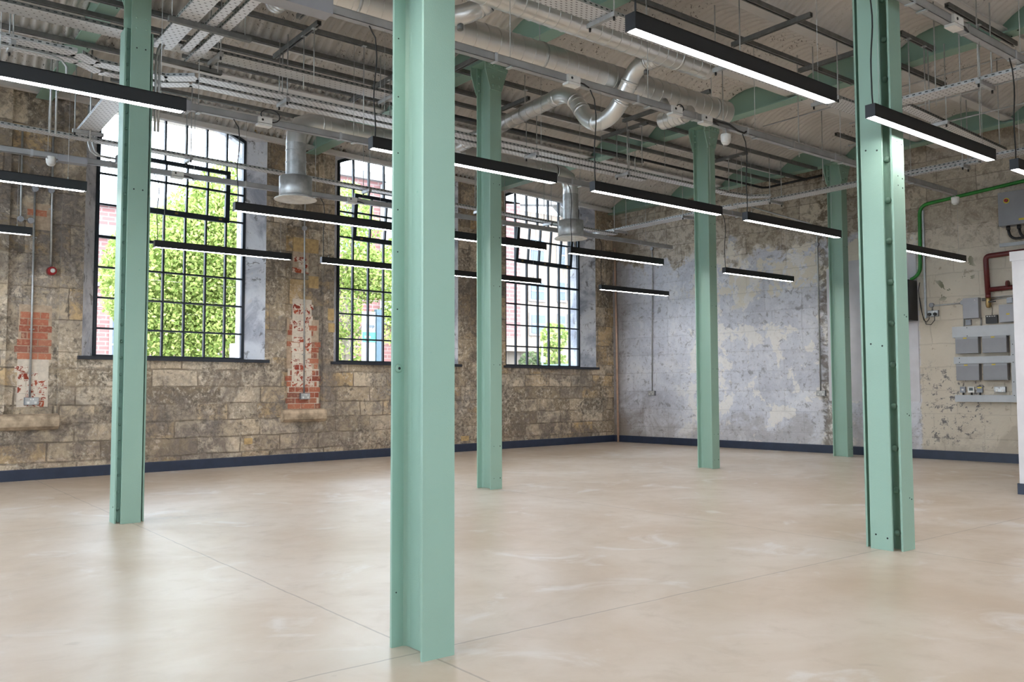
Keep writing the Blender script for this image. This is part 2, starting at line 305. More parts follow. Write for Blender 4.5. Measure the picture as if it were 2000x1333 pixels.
# ------------------------------------------------------------------ mesh builder
class MB:
    def __init__(s): s.v = []; s.f = []; s.mi = []; s.sm = []
    def face(s, idx, mi=0, sm=False): s.f.append(tuple(idx)); s.mi.append(mi); s.sm.append(sm)
    def quad(s, a, b, c, d, mi=0, sm=False):
        n = len(s.v); s.v += [tuple(a), tuple(b), tuple(c), tuple(d)]; s.face((n, n+1, n+2, n+3), mi, sm)
    def box(s, x0, x1, y0, y1, z0, z1, mi=0):
        n = len(s.v)
        s.v += [(x0,y0,z0),(x1,y0,z0),(x1,y1,z0),(x0,y1,z0),(x0,y0,z1),(x1,y0,z1),(x1,y1,z1),(x0,y1,z1)]
        for q in ((0,3,2,1),(4,5,6,7),(0,1,5,4),(1,2,6,5),(2,3,7,6),(3,0,4,7)): s.face([n+i for i in q], mi)
        return s
    def bar(s, p0, p1, w, h, mi=0, up=Vector((0,0,1))):
        p0, p1 = Vector(p0), Vector(p1); d = (p1-p0).normalized(); sx = d.cross(up)
        if sx.length < 1e-4: sx = d.cross(Vector((0,1,0)))
        sx.normalize(); su = sx.cross(d); n = len(s.v)
        for p in (p0, p1):
            for a, b in ((-1,-1),(1,-1),(1,1),(-1,1)): s.v.append(tuple(p + sx*(a*w/2) + su*(b*h/2)))
        for q in ((0,1,2,3),(7,6,5,4),(0,4,5,1),(1,5,6,2),(2,6,7,3),(3,7,4,0)): s.face([n+i for i in q], mi)
        return s
    def tube(s, pts, r, n=10, mi=0, caps=True, sm=True):
        pts = [Vector(p) for p in pts]; rs = r if isinstance(r, (list, tuple)) else [r]*len(pts)
        base = len(s.v); prev = None
        for i, p in enumerate(pts):
            d = (pts[min(i+1, len(pts)-1)] - pts[max(i-1, 0)]).normalized()
            if prev is None:
                a = d.cross(Vector((0, 0, 1)));
                if a.length < 1e-3: a = d.cross(Vector((0, 1, 0)))
            else: a = prev - d*prev.dot(d)
            a.normalize(); prev = a; b = d.cross(a)
            for k in range(n):
                t_ = 2*PI*k/n; s.v.append(tuple(p + a*(rs[i]*math.cos(t_)) + b*(rs[i]*math.sin(t_))))
        for i in range(len(pts)-1):
            for k in range(n):
                k2 = (k+1) % n; s.face((base+i*n+k, base+i*n+k2, base+(i+1)*n+k2, base+(i+1)*n+k), mi, sm)
        if caps:
            s.face([base+k for k in range(n)][::-1], mi); s.face([base+(len(pts)-1)*n+k for k in range(n)], mi)
        return s
    def ball(s, c, r, n=8, m=5, mi=0, squash=1.0):
        base = len(s.v)
        for j in range(m+1):
            ph = PI*j/m
            for k in range(n): s.v.append((c[0]+r*math.sin(ph)*math.cos(2*PI*k/n), c[1]+r*math.sin(ph)*math.sin(2*PI*k/n), c[2]+r*squash*math.cos(ph)))
        for j in range(m):
            for k in range(n):
                k2 = (k+1) % n; s.face((base+j*n+k, base+(j+1)*n+k, base+(j+1)*n+k2, base+j*n+k2), mi, True)
        return s
    def prism(s, poly, axis, lo, hi, mi=0):
        n = len(s.v); k = len(poly)
        for t_ in (lo, hi):
            for (a, b) in poly: s.v.append({'x': (t_, a, b), 'y': (a, t_, b), 'z': (a, b, t_)}[axis])
        s.face(range(n, n+k), mi); s.face(range(n+2*k-1, n+k-1, -1), mi)
        for i in range(k): s.face((n+i, n+(i+1) % k, n+k+(i+1) % k, n+k+i), mi)
        return s
    def build(s, name, mats, parent=None, frame=None, org=None):
        if parent is not None:
            frame, org = ROOT[parent.name]
        frame = frame or FW; org = Vector(org or (0, 0, 0))
        me = bpy.data.meshes.new(name)
        me.from_pydata([tuple(Vector(v)-org) for v in s.v], [], s.f)
        ms = mats if isinstance(mats, (list, tuple)) else [mats]
        for m_ in ms: me.materials.append(M[m_])
        me.polygons.foreach_set('material_index', s.mi); me.polygons.foreach_set('use_smooth', s.sm)
        me.validate(); me.update()
        o = bpy.data.objects.new(name, me); C.objects.link(o)
        if parent is not None: o.parent = parent
        else: o.matrix_world = frame @ Matrix.Translation(org)
        ROOT[o.name] = (frame, org); return o
def tag(o, label, cat, group=None, kind=None):
    o['label'] = label; o['category'] = cat
    if group: o['group'] = group
    if kind: o['kind'] = kind
    return o
def thing(name, label, cat, org=(0, 0, 0), group=None, frame=None):
    o = bpy.data.objects.new(name, None); C.objects.link(o); o.empty_display_size = 0.1
    frame = frame or FW; o.matrix_world = frame @ Matrix.Translation(Vector(org)); ROOT[o.name] = (frame, Vector(org))
    return tag(o, label, cat, group)
def struct(o, label=None):
    o['kind'] = 'structure'
    if label: o['label'] = label
    return o
def shift_copy(root, delta, label, group=None):
    """copy a thing with its parts (and their sub-parts), moved by delta"""
    r = root.copy(); C.objects.link(r); r.matrix_world = Matrix.Translation(Vector(delta)) @ root.matrix_world
    r['label'] = label
    if group: r['group'] = group
    for ch in root.children:
        c_ = ch.copy(); C.objects.link(c_); c_.parent = r
        for g in ch.children:
            d_ = g.copy(); C.objects.link(d_); d_.parent = c_
    return r

# ------------------------------------------------------------------ room shell
X0, Y0 = -4.0, -5.0
b = MB(); b.quad((X0-2, Y0-1, 0), (14, Y0-1, 0), (14, 13, 0), (X0-2, 13, 0)); b.build('floor', 'floor'); struct(bpy.data.objects['floor'], 'pale beige power-floated concrete floor')

GOFF = 0.25; HF = 0.965; HW = 1.155; SILL = 1.405
def arc(half, spring, crown, ds):
    r = (half*half + (crown-spring)**2) / (2*(crown-spring)); return crown - (r - math.sqrt(max(0, r*r - ds*ds)))
WC = [-1.66, -5.015, -8.39, -11.77, -15.14]  # the last two windows are out of view, added for their light
ZT = 5.1
def wall_left():
    b = MB(); S0, S1 = -17.2, 0.35
    rec = [(-10.33, -9.79, 0.735, ZT, 0.05), (-6.94, -6.335, 0.735, ZT, 0.06), (-3.60, -3.05, 0.735, ZT, 0.05)]
    cuts = {S0, S1}
    N = 12
    for c in WC:
        for k in range(N+1): cuts.add(round(c - HW + 2*HW*k/N, 4))
    for r in rec: cuts |= {r[0], r[1]}
    cs = sorted(cuts)
    for a, d in zip(cs[:-1], cs[1:]):
        m = (a+d)/2; w_ = [c for c in WC if abs(m-c) < HW]; rr = [r for r in rec if r[0] < m < r[1]]
        if w_:
            c = w_[0]; b.quad((a, 0, 0), (d, 0, 0), (d, 0, SILL), (a, 0, SILL))
            za, zd = arc(HW, 4.40, 4.76, a-c), arc(HW, 4.40, 4.76, d-c); b.quad((a, 0, za), (d, 0, zd), (d, 0, ZT), (a, 0, ZT))
        elif rr:
            _, _, z0, z1, dp = rr[0]; b.quad((a, 0, 0), (d, 0, 0), (d, 0, z0), (a, 0, z0))
            b.quad((a, 0, z0), (d, 0, z0), (d, dp, z0), (a, dp, z0)); b.quad((a, dp, z0), (d, dp, z0), (d, dp, z1), (a, dp, z1))
            b.quad((a, 0, z0), (a, dp, z0), (a, dp, z1), (a, 0, z1), 1); b.quad((d, dp, z0), (d, 0, z0), (d, 0, z1), (d, dp, z1), 0)  # left cheeks take the pale plaster to imitate their lit side
        else: b.quad((a, 0, 0), (d, 0, 0), (d, 0, ZT), (a, 0, ZT))
    for c in WC:   # splayed reveals, then straight to the outer face
        A = [(c-HW, SILL)] + [(c - HW + 2*HW*k/N, arc(HW, 4.40, 4.76, -HW + 2*HW*k/N)) for k in range(N+1)] + [(c+HW, SILL)]
        B = [(c-HF, SILL)] + [(c - HF + 2*HF*k/N, arc(HF, 4.425, 4.65, -HF + 2*HF*k/N)) for k in range(N+1)] + [(c+HF, SILL)]
        for i in range(len(A)):
            j = (i+1) % len(A)
            b.quad((A[i][0], 0, A[i][1]), (A[j][0], 0, A[j][1]), (B[j][0], GOFF, B[j][1]), (B[i][0], GOFF, B[i][1]), 1)
            b.quad((B[i][0], GOFF, B[i][1]), (B[j][0], GOFF, B[j][1]), (B[j][0], 0.5, B[j][1]), (B[i][0], 0.5, B[i][1]), 1)
    cs = sorted({S0, S1} | {round(c - HF + 2*HF*k/N, 4) for c in WC for k in range(N+1)})
    for a, d in zip(cs[:-1], cs[1:]):
        m = (a+d)/2; w_ = [c for c in WC if abs(m-c) < HF]
        if w_:
            c = w_[0]; b.quad((a, .5, -0.5), (d, .5, -0.5), (d, .5, SILL), (a, .5, SILL), 2)
            b.quad((a, .5, arc(HF, 4.425, 4.65, a-c)), (d, .5, arc(HF, 4.425, 4.65, d-c)), (d, .5, ZT), (a, .5, ZT), 2)
        else: b.quad((a, .5, -0.5), (d, .5, -0.5), (d, .5, ZT), (a, .5, ZT), 2)
    return struct(b.build('wall_left', ['stoneL', 'reveal', 'plain'], frame=F1), 'weathered stone window wall')
WL = wall_left()
b = MB(); b.quad((-0.35, 0, 0), (18.5, 0, 0), (18.5, 0, ZT), (-0.35, 0, ZT)); b.quad((-0.35, .4, 0), (18.5, .4, 0), (18.5, .4, ZT), (-0.35, .4, ZT))
WB = struct(b.build('wall_back', 'stoneB', frame=F2), 'scraped grey and cream plaster back wall, daylight blue in its colour')
b = MB(); b.box(X0-0.3, X0, Y0-.3, 11.4, 0, 1.4); b.box(X0-0.3, X0, Y0-.3, 11.4, 4.1, ZT)
for ya, yb in ((Y0-.3, 3.6), (5.6, 6.8), (8.8, 11.4)): b.box(X0-0.3, X0, ya, yb, 1.4, 4.1)  # openings in this unseen wall are added to light the back wall
struct(b.build('wall_side', 'plain'))
b = MB()
b.box(X0, 14, Y0-.3, Y0, 0, 1.1); b.box(X0, 14, Y0-.3, Y0, 3.5, ZT)
for xa, xb in ((X0, -3.6), (-.8, 0.2), (2.4, 14)): b.box(xa, xb, Y0-.3, Y0, 1.1, 3.5)  # openings in the unseen rear wall, added and sized for daylight fill
struct(b.build('wall_front', 'plain'))
# baseboards
b = MB(); b.prism([(-0.02, 0), (0, 0), (0, 0.125), (-0.014, 0.125), (-0.02, 0.117)], 'x', -17, -0.02); struct(b.build('baseboard_left', 'navy', frame=F1))
b = MB(); b.prism([(-0.02, 0), (0, 0), (0, 0.125), (-0.014, 0.125), (-0.02, 0.117)], 'x', 0, 18); struct(b.build('baseboard_back', 'navy', frame=F2))

# brick infill and odd stones belonging to the window wall
def bricks(name, s0, s1, z0, z1, y, mat, mmat, bl=0.215, bh=0.068, j=0.010, drop=0.12, jag=0.04):
    b = MB(); rows = int((z1-z0)/(bh+j))
    for r in range(rows):
        z = z0 + r*(bh+j); a = s0 + (r % 2)*(-bl/2) + random.uniform(-jag, jag)*0.4
        lo = s0 + random.uniform(-jag, jag); hi = s1 + random.uniform(-jag, jag)
        while a < hi:
            x0, x1 = max(a, lo), min(a+bl, hi)
            if x1-x0 > 0.04 and random.random() > drop:
                d_ = random.uniform(0.004, 0.010); b.box(x0, x1-j, y-d_, y+0.004, z, z+bh, 0)
            a += bl
    b.box(s0, s1, y-0.002, y+0.004, z0, z1, 1)
    o = b.build(name, [mat, mmat], parent=WL); return o
bricks('brick_infill', -10.20, -9.86, 1.36, 1.98, 0.05, 'brick', 'mortar', drop=0.05)
bricks('brick_infill', -10.20, -9.88, 0.82, 1.36, 0.05, 'brickw', 'mortarw', drop=0.1)
bricks('brick_infill', -6.86, -6.37, 0.74, 1.30, 0.06, 'brick', 'mortarw', drop=0.1)
bricks('brick_infill', -6.80, -6.50, 1.05, 2.28, 0.054, 'brickw', 'mortarw', drop=0.25)
bricks('brick_infill', -6.88, -6.38, 1.3, 2.0, 0.06, 'brick', 'mortar', drop=0.55)
bricks('brick_infill', -6.80, -6.55, 2.65, 3.0, 0.06, 'brickw', 'mortar', drop=0.3)
bricks('brick_infill', -10.15, -9.90, 2.85, 3.15, 0.05, 'brick', 'mortar', drop=0.4)
for s0, s1, z0, z1, d_ in ((-7.515, -7.40, 0.285, 0.365, 0.012), (-3.80, -3.64, 0.17, 0.25, 0.01), (-6.27, -6.17, 2.0, 2.17, 0.006), (-6.26, -6.16, 1.83, 1.96, 0.006), (-6.55, -6.4, 2.45, 2.62, -0.04), (-6.8, -6.4, 2.95, 3.15, -0.048)):
    b = MB(); b.box(s0, s1, -d_, 0.02 if d_ > 0 else 0.07, z0, z1); b.build('ochre_stone', 'ochre', parent=WL)
for s0, s1 in ((-10.42, -9.79), (-6.99, -6.32)):
    b = MB(); pr = [(0.0, 0.56), (-0.05, 0.565), (-0.085, 0.60), (-0.09, 0.68), (-0.07, 0.725), (0.0, 0.74), (0.05, 0.74), (0.05, 0.56)]
    b.prism(pr, 'x', s0, s1); b.build('ledge_stone', 'ledge', parent=WL)

# ------------------------------------------------------------------ windows
ROWS = [1.76, 2.135, 2.51, 2.885, 3.285, 3.665, 4.045]
PITCH_W = 2*HF/7
for wi, c in enumerate(WC):
    wr = thing('window_%d' % (wi+1), ['tall arched steel window nearest the corner, clad building outside', 'middle tall arched steel window partly behind the big column', 'tall arched steel window at left with the leafy tree outside', 'added arched steel window out of view beyond the left edge', 'added arched steel window out of view at the far left end of the wall'][wi], 'window', (c, GOFF, SILL), frame=F1)
    wr['kind'] = 'structure'
    f = MB(); y0, y1 = GOFF-0.02, GOFF+0.03
    top = lambda x: arc(HF, 4.425, 4.65, min(HF, max(-HF, x-c)))
    f.box(c-HF, c-HF+.04, y0, y1, SILL, 4.42); f.box(c+HF-.04, c+HF, y0, y1, SILL, 4.42); f.box(c-HF, c+HF, y0, y1, SILL, SILL+.035)
    for k in range(12):
        xa, xb = c-HF+2*HF*k/12, c-HF+2*HF*(k+1)/12; za, zb = top(xa), top(xb)
        n = len(f.v); f.v += [(xa, y0, za-.05), (xb, y0, zb-.05), (xb, y0, zb), (xa, y0, za), (xa, y1, za-.05), (xb, y1, zb-.05), (xb, y1, zb), (xa, y1, za)]
        for q_ in ((0,1,2,3), (7,6,5,4), (0,4,5,1), (3,2,6,7)): f.face([n+i for i in q_])
    for k in range(1, 7):
        x = c-HF+PITCH_W*k
        segs = [(SILL, 3.26), (3.96, top(x)-.02)] if 1 < k < 6 else [(SILL, top(x)-.02)]
        wd = 0.012
        for z0, z1 in segs: f.box(x-wd, x+wd, y0, y1-.01, z0, z1)
    for z in ROWS:
        th = 0.018 if abs(z-2.885) < .01 else 0.0115
        xl, xr = c-HF+PITCH_W, c-HF+PITCH_W*6
        if 3.3 < z < 3.9: f.box(c-HF, xl, y0+.004, y1-.014, z-th, z+th); f.box(xr, c+HF, y0+.004, y1-.014, z-th, z+th)
        else: f.box(c-HF, c+HF, y0+.004, y1-.014, z-th, z+th)
    fo = f.build('window_frame', 'frame', parent=wr)
    v = MB(); zb, zt = 3.285, 3.95; xl, xr = c-HF+PITCH_W, c-HF+PITCH_W*6
    lean = {0: .06, 1: .06, 2: .02}.get(wi, 0.0)
    def L(z): return -0.035 - lean*(z-zb)/(zt-zb)
    def vb(xa, xb, za, zb_):
        n = len(v.v)
        for (x, z) in ((xa, za), (xb, za), (xb, zb_), (xa, zb_)): v.v.append((x, GOFF+L(z)-.015, z))
        for (x, z) in ((xa, za), (xb, za), (xb, zb_), (xa, zb_)): v.v.append((x, GOFF+L(z)+.025, z))
        for q_ in ((0,1,2,3), (7,6,5,4), (0,4,5,1), (1,5,6,2), (2,6,7,3), (3,7,4,0)): v.face([n+i for i in q_])
    vb(xl-.03, xl+.03, zb-.03, zt); vb(xr-.03, xr+.03, zb-.03, zt); vb(xl, xr, zb-.035, zb+.035); vb(xl, xr, zt-.05, zt)
    for k in range(2, 6): x = c-HF+PITCH_W*k; vb(x-.012, x+.012, zb, zt)
    vb(xl, xr, 3.653, 3.677)
    vo = v.build('vent_frame', 'frame', parent=wr)
    for x in (xl+.12, (xl+xr)/2, xr-.1):
        h = MB(); h.box(x-.02, x+.02, GOFF-.062, GOFF-.05, zb-.012, zb+.012); h.build('vent_catch', 'brass', parent=vo)
    g = MB(); pts = [(c-HF, SILL)] + [(c-HF+2*HF*k/12, top(c-HF+2*HF*k/12)) for k in range(13)] + [(c+HF, SILL)]
    n = len(g.v); g.v += [(x, GOFF+.008, z) for x, z in pts]; g.face(range(n, n+len(pts))); g.build('glass_pane', 'glass', parent=wr)
    s = MB(); s.box(c-HW-.05, c+HW+.05, -0.045, 0.0, SILL-.035, SILL+.006); s.box(c-HW+.01, c+HW-.01, 0.0, GOFF+.03, SILL-.02, SILL+.006); s.build('window_sill', 'sillm', parent=wr)

# ------------------------------------------------------------------ ceiling: ribs, corrugated vaults
RIBS = [-4.5 + 0.0] ; RY0, RP = 6.90, 1.143
RIBS = [RY0 + RP*k for k in range(-10, 4)]   # last at 10.33
ZR = 4.43
cw = MB()
def wallY(x): return CORNER.y + (x - CORNER.x)*math.tan(WY)
PC = 0.092; nx = int((13.3 - (X0-.3))/(PC/4)); xs = [X0-.3 + i*(PC/4) for i in range(nx+1)]
NA = 9
wave = [0.0, 1.0, 0.0, -1.0]
ribs_all = RIBS + ['wall']
for bi in range(len(ribs_all)-1):
    base = len(cw.v)
    for i, x in enumerate(xs):
        ya = RIBS[bi]; yb = RIBS[bi+1] if bi+1 < len(RIBS) else max(wallY(x)+.05, ya+.3)
        z0, z1 = ZR+.03, (ZR+.03 if bi+1 < len(RIBS) else 4.47)
        rise = 0.235
        a = 0.030*wave[i % 4]
        for k in range(NA+1):
            u = k/NA; cwid = (u-.5)*2
            z = z0 + (z1-z0)*u + rise*(1-cwid*cwid) + a*(1 if 0 < k < NA else 1)
            cw.v.append((x, ya+(yb-ya)*u, z))
    for i in range(nx):
        for k in range(NA):
            p_ = base+i*(NA+1)+k; cw.face((p_, p_+1, p_+NA+2, p_+NA+1), 0, True)
CE = struct(cw.build('ceiling', 'ceil'), 'whitewashed corrugated iron vaults')
b = MB(); b.box(X0-.8, 15, Y0-.8, 13.2, 5.0, 5.2); b.build('roof_light_block', 'plain', parent=CE)  # unseen opaque slab added above the vaults to keep the sun out
for y in RIBS:
    b = MB(); b.box(X0, 13.0, y-.062, y+.062, ZR-.012, ZR+.006); b.box(X0, 13.0, y-.008, y+.008, ZR, 4.95); b.build('ceiling_rib', 'rib', parent=CE)
b = MB(); b.box(-17, 0.3, -0.075, 0.0, 4.405, 4.47); b.build('wall_angle', 'rib', frame=F1)
o = bpy.data.objects['wall_angle']; o.name = 'trim_1'; struct(o, 'whitewashed angle along the head of the window wall')

# primary steel beams
BX = [('third beam from the back wall, over the left-hand column', 1.78), ('over the second column from the left', 5.24), ('over the third column, crossing the middle of the ceiling', 8.71), ('closest to the back wall', 11.71)]
BEAML = ['mint green steel ceiling beam running over the leftmost column', 'mint green steel ceiling beam running over the tall near column line beside the big duct', 'mint green steel ceiling beam crossing the middle of the ceiling beyond the big duct end', 'mint green steel ceiling beam closest to the scraped back wall']
for (nm, x), lab in zip(BX, BEAML):
    ye = wallY(x)+.04
    b = MB(); b.box(x-.085, x+.085, Y0, ye, 4.37, 4.387); b.box(x-.006, x+.006, Y0, ye, 4.38, 4.95); b.box(x-.085, x+.085, Y0, ye, 4.90, 4.95)
    o = b.build('steel_beam', 'mint', org=(x, 3, 4.37)); tag(o, lab, 'beam', 'green primary ceiling beams')
    for k in range(7):
        for dx in (-.055, .055):
            y = 3.3 + 1.143*k + (0.1 if dx > 0 else 0)
            if y < ye-.2: h = MB(); h.tube([(x+dx, y, 4.3705), (x+dx, y, 4.3655)], 0.008, 6); h.build('beam_hole', 'hole', parent=o)

# ------------------------------------------------------------------ columns
def isec(b, cx, cyy, wx, dy, z0, z1, tf=.013, tw=.012):
    b.box(cx-wx/2, cx+wx/2, cyy-dy/2, cyy-dy/2+tf, z0, z1); b.box(cx-wx/2, cx+wx/2, cyy+dy/2-tf, cyy+dy/2, z0, z1)
    n = 5   # fillets at the root of the web
    pr = [(cx-tw/2, cyy-dy/2+tf+.03), (cx-tw/2-.004, cyy-dy/2+tf+.012), (cx-tw/2-.014, cyy-dy/2+tf), (cx+tw/2+.014, cyy-dy/2+tf), (cx+tw/2+.004, cyy-dy/2+tf+.012), (cx+tw/2, cyy-dy/2+tf+.03),
          (cx+tw/2, cyy+dy/2-tf-.03), (cx+tw/2+.004, cyy+dy/2-tf-.012), (cx+tw/2+.014, cyy+dy/2-tf), (cx-tw/2-.014, cyy+dy/2-tf), (cx-tw/2-.004, cyy+dy/2-tf-.012), (cx-tw/2, cyy+dy/2-tf-.03)]
    b.prism(pr, 'z', z0, z1)
def hole(root, p, ax, r=.006):
    d = {'y': Vector((0, -.0015, 0)), 'x': Vector((-.0015, 0, 0))}[ax]; p = Vector(p)
    h = MB(); h.tube([p-d*-0.2, p+d], r, 8); return h.build('bolt_hole', 'hole', parent=root)
def rivet(root, p, ax, r=.013):
    d = {'y': Vector((0, -1, 0)), 'x': Vector((-1, 0, 0))}[ax]; p = Vector(p); h = MB()
    h.tube([p, p+d*.5*r, p+d*.85*r, p+d*1.0*r], [r, r*.88, r*.5, r*.12], 8); return h.build('rivet', 'mint', parent=root)
def head(root, cx, y0, y1, w=.143):
    for y, dd in ((y0, -1), (y1, 1)):
        g = MB(); ya, yb = (y-.012, y) if dd < 0 else (y, y+.012)
        g.prism([(cx-w/2, 4.075), (cx+w/2, 4.075), (cx+w/2+.07, 4.285), (cx+w/2+.07, 4.37), (cx-w/2-.07, 4.37), (cx-w/2-.07, 4.285)], 'y', ya, yb)
        if dd < 0: g.box(cx-w/2-.07, cx+w/2+.07, ya-.012, ya, 4.285, 4.37)
        go = g.build('gusset_plate', 'mint', parent=root)
        if dd < 0:
            for x in (-.10, -.04, .04, .10): rivet(go, (cx+x, ya-.012, 4.325), 'y', .016)
            for x in (-.04, .04):
                for z in (4.12, 4.21): rivet(go, (cx+x, ya, z), 'y', .016)
        else:
            for z in (4.12, 4.2, 4.28): rivet(go, (cx-.045, y-.013, z), 'y', .015)
    g = MB(); g.box(cx-w/2-.07, cx+w/2+.07, y0-.02, y1+.02, 4.358, 4.37); g.build('head_plate', 'mint', parent=root)
cols = []
for (cx, y0, lab) in ((1.7955, 2.742, 'large mint green steel I-column nearest the viewer'), (5.240, 6.95, 'mint green steel I-column just right of the big near column'), (8.711, 6.975, 'mint green steel I-column in the middle distance, right of centre'), (11.706, 6.92, 'mint green steel I-column standing close to the white painted wall patch')):
    cyy = y0 + .117; r = thing('steel_column', lab, 'column', (cx, cyy, 0), 'green steel columns')
    b = MB(); isec(b, cx, cyy, .143, .235, 0, 4.37); b.build('column_shaft', 'mint', parent=r)
    head(r, cx, y0, y0+.235)
    for z in (0.11, 0.43, 1.25, 2.05, 2.55, 3.1):
        if cx < 2: 
            if z in (2.55,): hole(r, (cx+.048, y0, z), 'y')
        else: hole(r, (cx+.048, y0, z), 'y'); hole(r, (cx-.03, y0, z), 'y', .004)
    if cx < 2:
        for z in (2.60, 2.42, 2.18, 1.95, 1.72, 1.55, 1.32, 0.21): hole(r, (cx-.052, y0+.222, z), 'y', .003)
        h = MB(); yy = y0+.222; h.tube([(cx-.045, yy, 1.085), (cx-.045, yy-.006, 1.085), (cx-.045, yy-.007, 1.085)], [.017, .016, .009], 14); h.build('bolt_boss', 'mint', parent=r)
        hole(r, (cx-.045, yy-.006, 1.085), 'y', .006)
    # packed mortar at the foot
    cols.append(r)
for (cx, cyy, lab, axis) in ((1.779, 7.065, 'leftmost mint green riveted column in front of the window with the tree', 1), (5.241, 2.842, 'mint green riveted column at the right, behind the hanging cable', 0)):
    r = thing('steel_column', lab, 'column', (cx, cyy, 0), 'green steel columns')
    b = MB(); isec(b, cx, cyy, .143, .242, 0, 4.37); b.build('column_shaft', 'mint', parent=r)
    b = MB(); zt = 3.82 if axis else 4.37
    for sgn in (-1, 1):
        xa = cx + sgn*.106; b.box(min(xa, xa-sgn*.012), max(xa, xa-sgn*.012), cyy-.0715, cyy+.0715, 0, zt); xw = xa-sgn*.010; b.box(min(cx+sgn*.004, xw), max(cx+sgn*.004, xw), cyy-.005, cyy+.005, 0, zt)
    b.build('side_flange', 'mint', parent=r)
    head(r, cx, cyy-.121, cyy+.121)
    if axis:
        for k in range(29): rivet(r, (cx-.066, cyy-.005, 0.10+.128*k), 'y', .012)
        for z in (.12,): hole(r, (cx-.106, cyy-.03, z), 'x')
        for z in (2.55, 3.66): hole(r, (cx-.03, cyy-.121, z), 'y'); hole(r, (cx+.035, cyy-.121, z), 'y')
        for z in (3.82, 3.9):
            for dx in (-.035, .035): rivet(r, (cx+dx, cyy-.121, z), 'y', .008)
        b = MB(); b.box(cx-.115, cx-.006, cyy-.07, cyy-.058, zt, 4.37); b.build('splice_plate', 'mint', parent=r)
    else:
        for k in range(16): rivet(r, (cx-.006, cyy-.052, 0.10+.262*k), 'x', .022)
        for z in (.09, 1.28, 2.52):
            hole(r, (cx-.106, cyy+.035, z), 'x'); hole(r, (cx-.106, cyy-.04, z-.015), 'x')
        for z in (.31, .83, 1.45, 2.27, 2.55, 2.33): hole(r, (cx+.045, cyy-.121, z), 'y', .005); hole(r, (cx-.01 if z > 2 else cx+.02, cyy-.121, z+.01), 'y', .004)

# ------------------------------------------------------------------ linear lamps
ZL = 2.595; LW, LH, LL = 0.062, 0.078, 1.60
def make_lamp(x, y, label, cable=True, ztop=3.42):
    r = thing('linear_lamp', label, 'hanging lamp', (x, y, ZL), 'black linear hanging lamps')
    b = MB(); t_ = .004; ya, yb = y-LW/2, y+LW/2
    b.box(x, x+LL, ya, ya+t_, ZL, ZL+LH); b.box(x, x+LL, yb-t_, yb, ZL, ZL+LH); b.box(x, x+LL, ya, yb, ZL+LH-t_, ZL+LH)
    b.box(x, x+LL, ya+t_, yb-t_, ZL+.006, ZL+LH-t_)
    b.build('lamp_housing', 'blacklam', parent=r)
    for xa in (x-.004, x+LL): e_ = MB(); e_.box(xa, xa+.004, ya, yb, ZL, ZL+LH); e_.build('end_cap', 'endcap', parent=r)
    d = MB(); d.box(x+.012, x+LL-.012, ya+.006, yb-.006, ZL+.001, ZL+.0055); d.build('lamp_diffuser', 'lamp', parent=r)
    for xx in (x+.10, x+LL-.13):
        w_ = MB(); w_.tube([(xx, y, ZL+LH), (xx, y, ZL+LH+.02)], .005, 6); w_.tube([(xx, y, ZL+LH), (xx, y, ztop)], .0013, 4); w_.build('suspension_wire', 'rod', parent=r)
    if cable:
        c_ = MB(); pts = [(x+.03, y, ZL+LH)]
        for k in range(1, 11):
            u = k/11; pts.append((x+.03+.008*math.sin(u*5+x)*(1-u)+.006*math.sin(u*11), y+.006*math.sin(u*7), ZL+LH+(ztop-ZL-LH)*u))
        pts += [(x+.0, y, ztop-.03), (x-.03, y, ztop+.02)]
        c_.tube(pts, .0048, 6); c_.build('power_cable', 'blackrub', parent=r)
    return r
LX = [(-.08, 'leftmost'), (2.73, 'second'), (4.74, 'third'), (6.72, 'fourth'), (9.58, 'last')]
rows = [(2.62, 'row nearest the viewer'), (4.99, 'second row'), (7.48, 'third row'), (9.93, 'row by the windows')]
lampnames = {
 (0, 1): 'large black linear lamp with the widest glowing underside, top right of centre', (0, 2): 'black linear lamp hanging in front of the riveted column at right', (0, 3): 'black linear lamp cut off by the right edge of the picture',
 (1, 0): 'long black linear lamp crossing in front of the leftmost column, cut by the left edge', (1, 1): 'black linear lamp emerging right of the big near column, crossing the second column head', (1, 2): 'black linear lamp crossing in front of the middle-distance column', (1, 3): 'black linear lamp crossing in front of the column by the white wall patch', (1, 4): 'black linear lamp poking out right of the riveted right-hand column',
 (2, 0): 'black linear lamp at left edge hanging before the conduits on the stone pier', (2, 1): 'black linear lamp reaching from the tree window to the big near column', (2, 2): 'short-looking black linear lamp behind the second column, above the corner window', (2, 3): 'black linear lamp below the right-hand round air diffuser', (2, 4): 'black linear lamp low in front of the scraped back wall, right of the middle column',
 (3, 0): 'small black linear lamp stub lowest at the left edge', (3, 1): 'thin black linear lamp hanging in front of the lower tree window', (3, 2): 'thin black linear lamp in front of the middle window, running behind the big near column', (3, 3): 'lowest thin black linear lamp before the corner window', (3, 4): 'small thin black linear lamp in the far corner left of the back wall conduit'}
for ri, (y, rn) in enumerate(rows):
    for ci, (x, xn) in enumerate(LX):
        if (ri, ci) in lampnames: make_lamp(x, y, lampnames[(ri, ci)], cable=True)
for y in (0.15, -2.35):  # unseen lamps added to raise the light in the room
    for i, x in enumerate((-.08, 2.73, 4.74, 6.72, 9.58)):
        make_lamp(x, y, 'added black linear lamp out of view %s the viewer, %s of its row' % ('beside' if y > 0 else 'behind', ('first', 'second', 'third', 'fourth', 'fifth')[i]), cable=False)['group'] = 'added lamps behind the viewer'
for y in (2.62,): make_lamp(-.08, y, 'added black linear lamp overhead at the near left, out of view', cable=False)  # one more unseen lamp added for its light

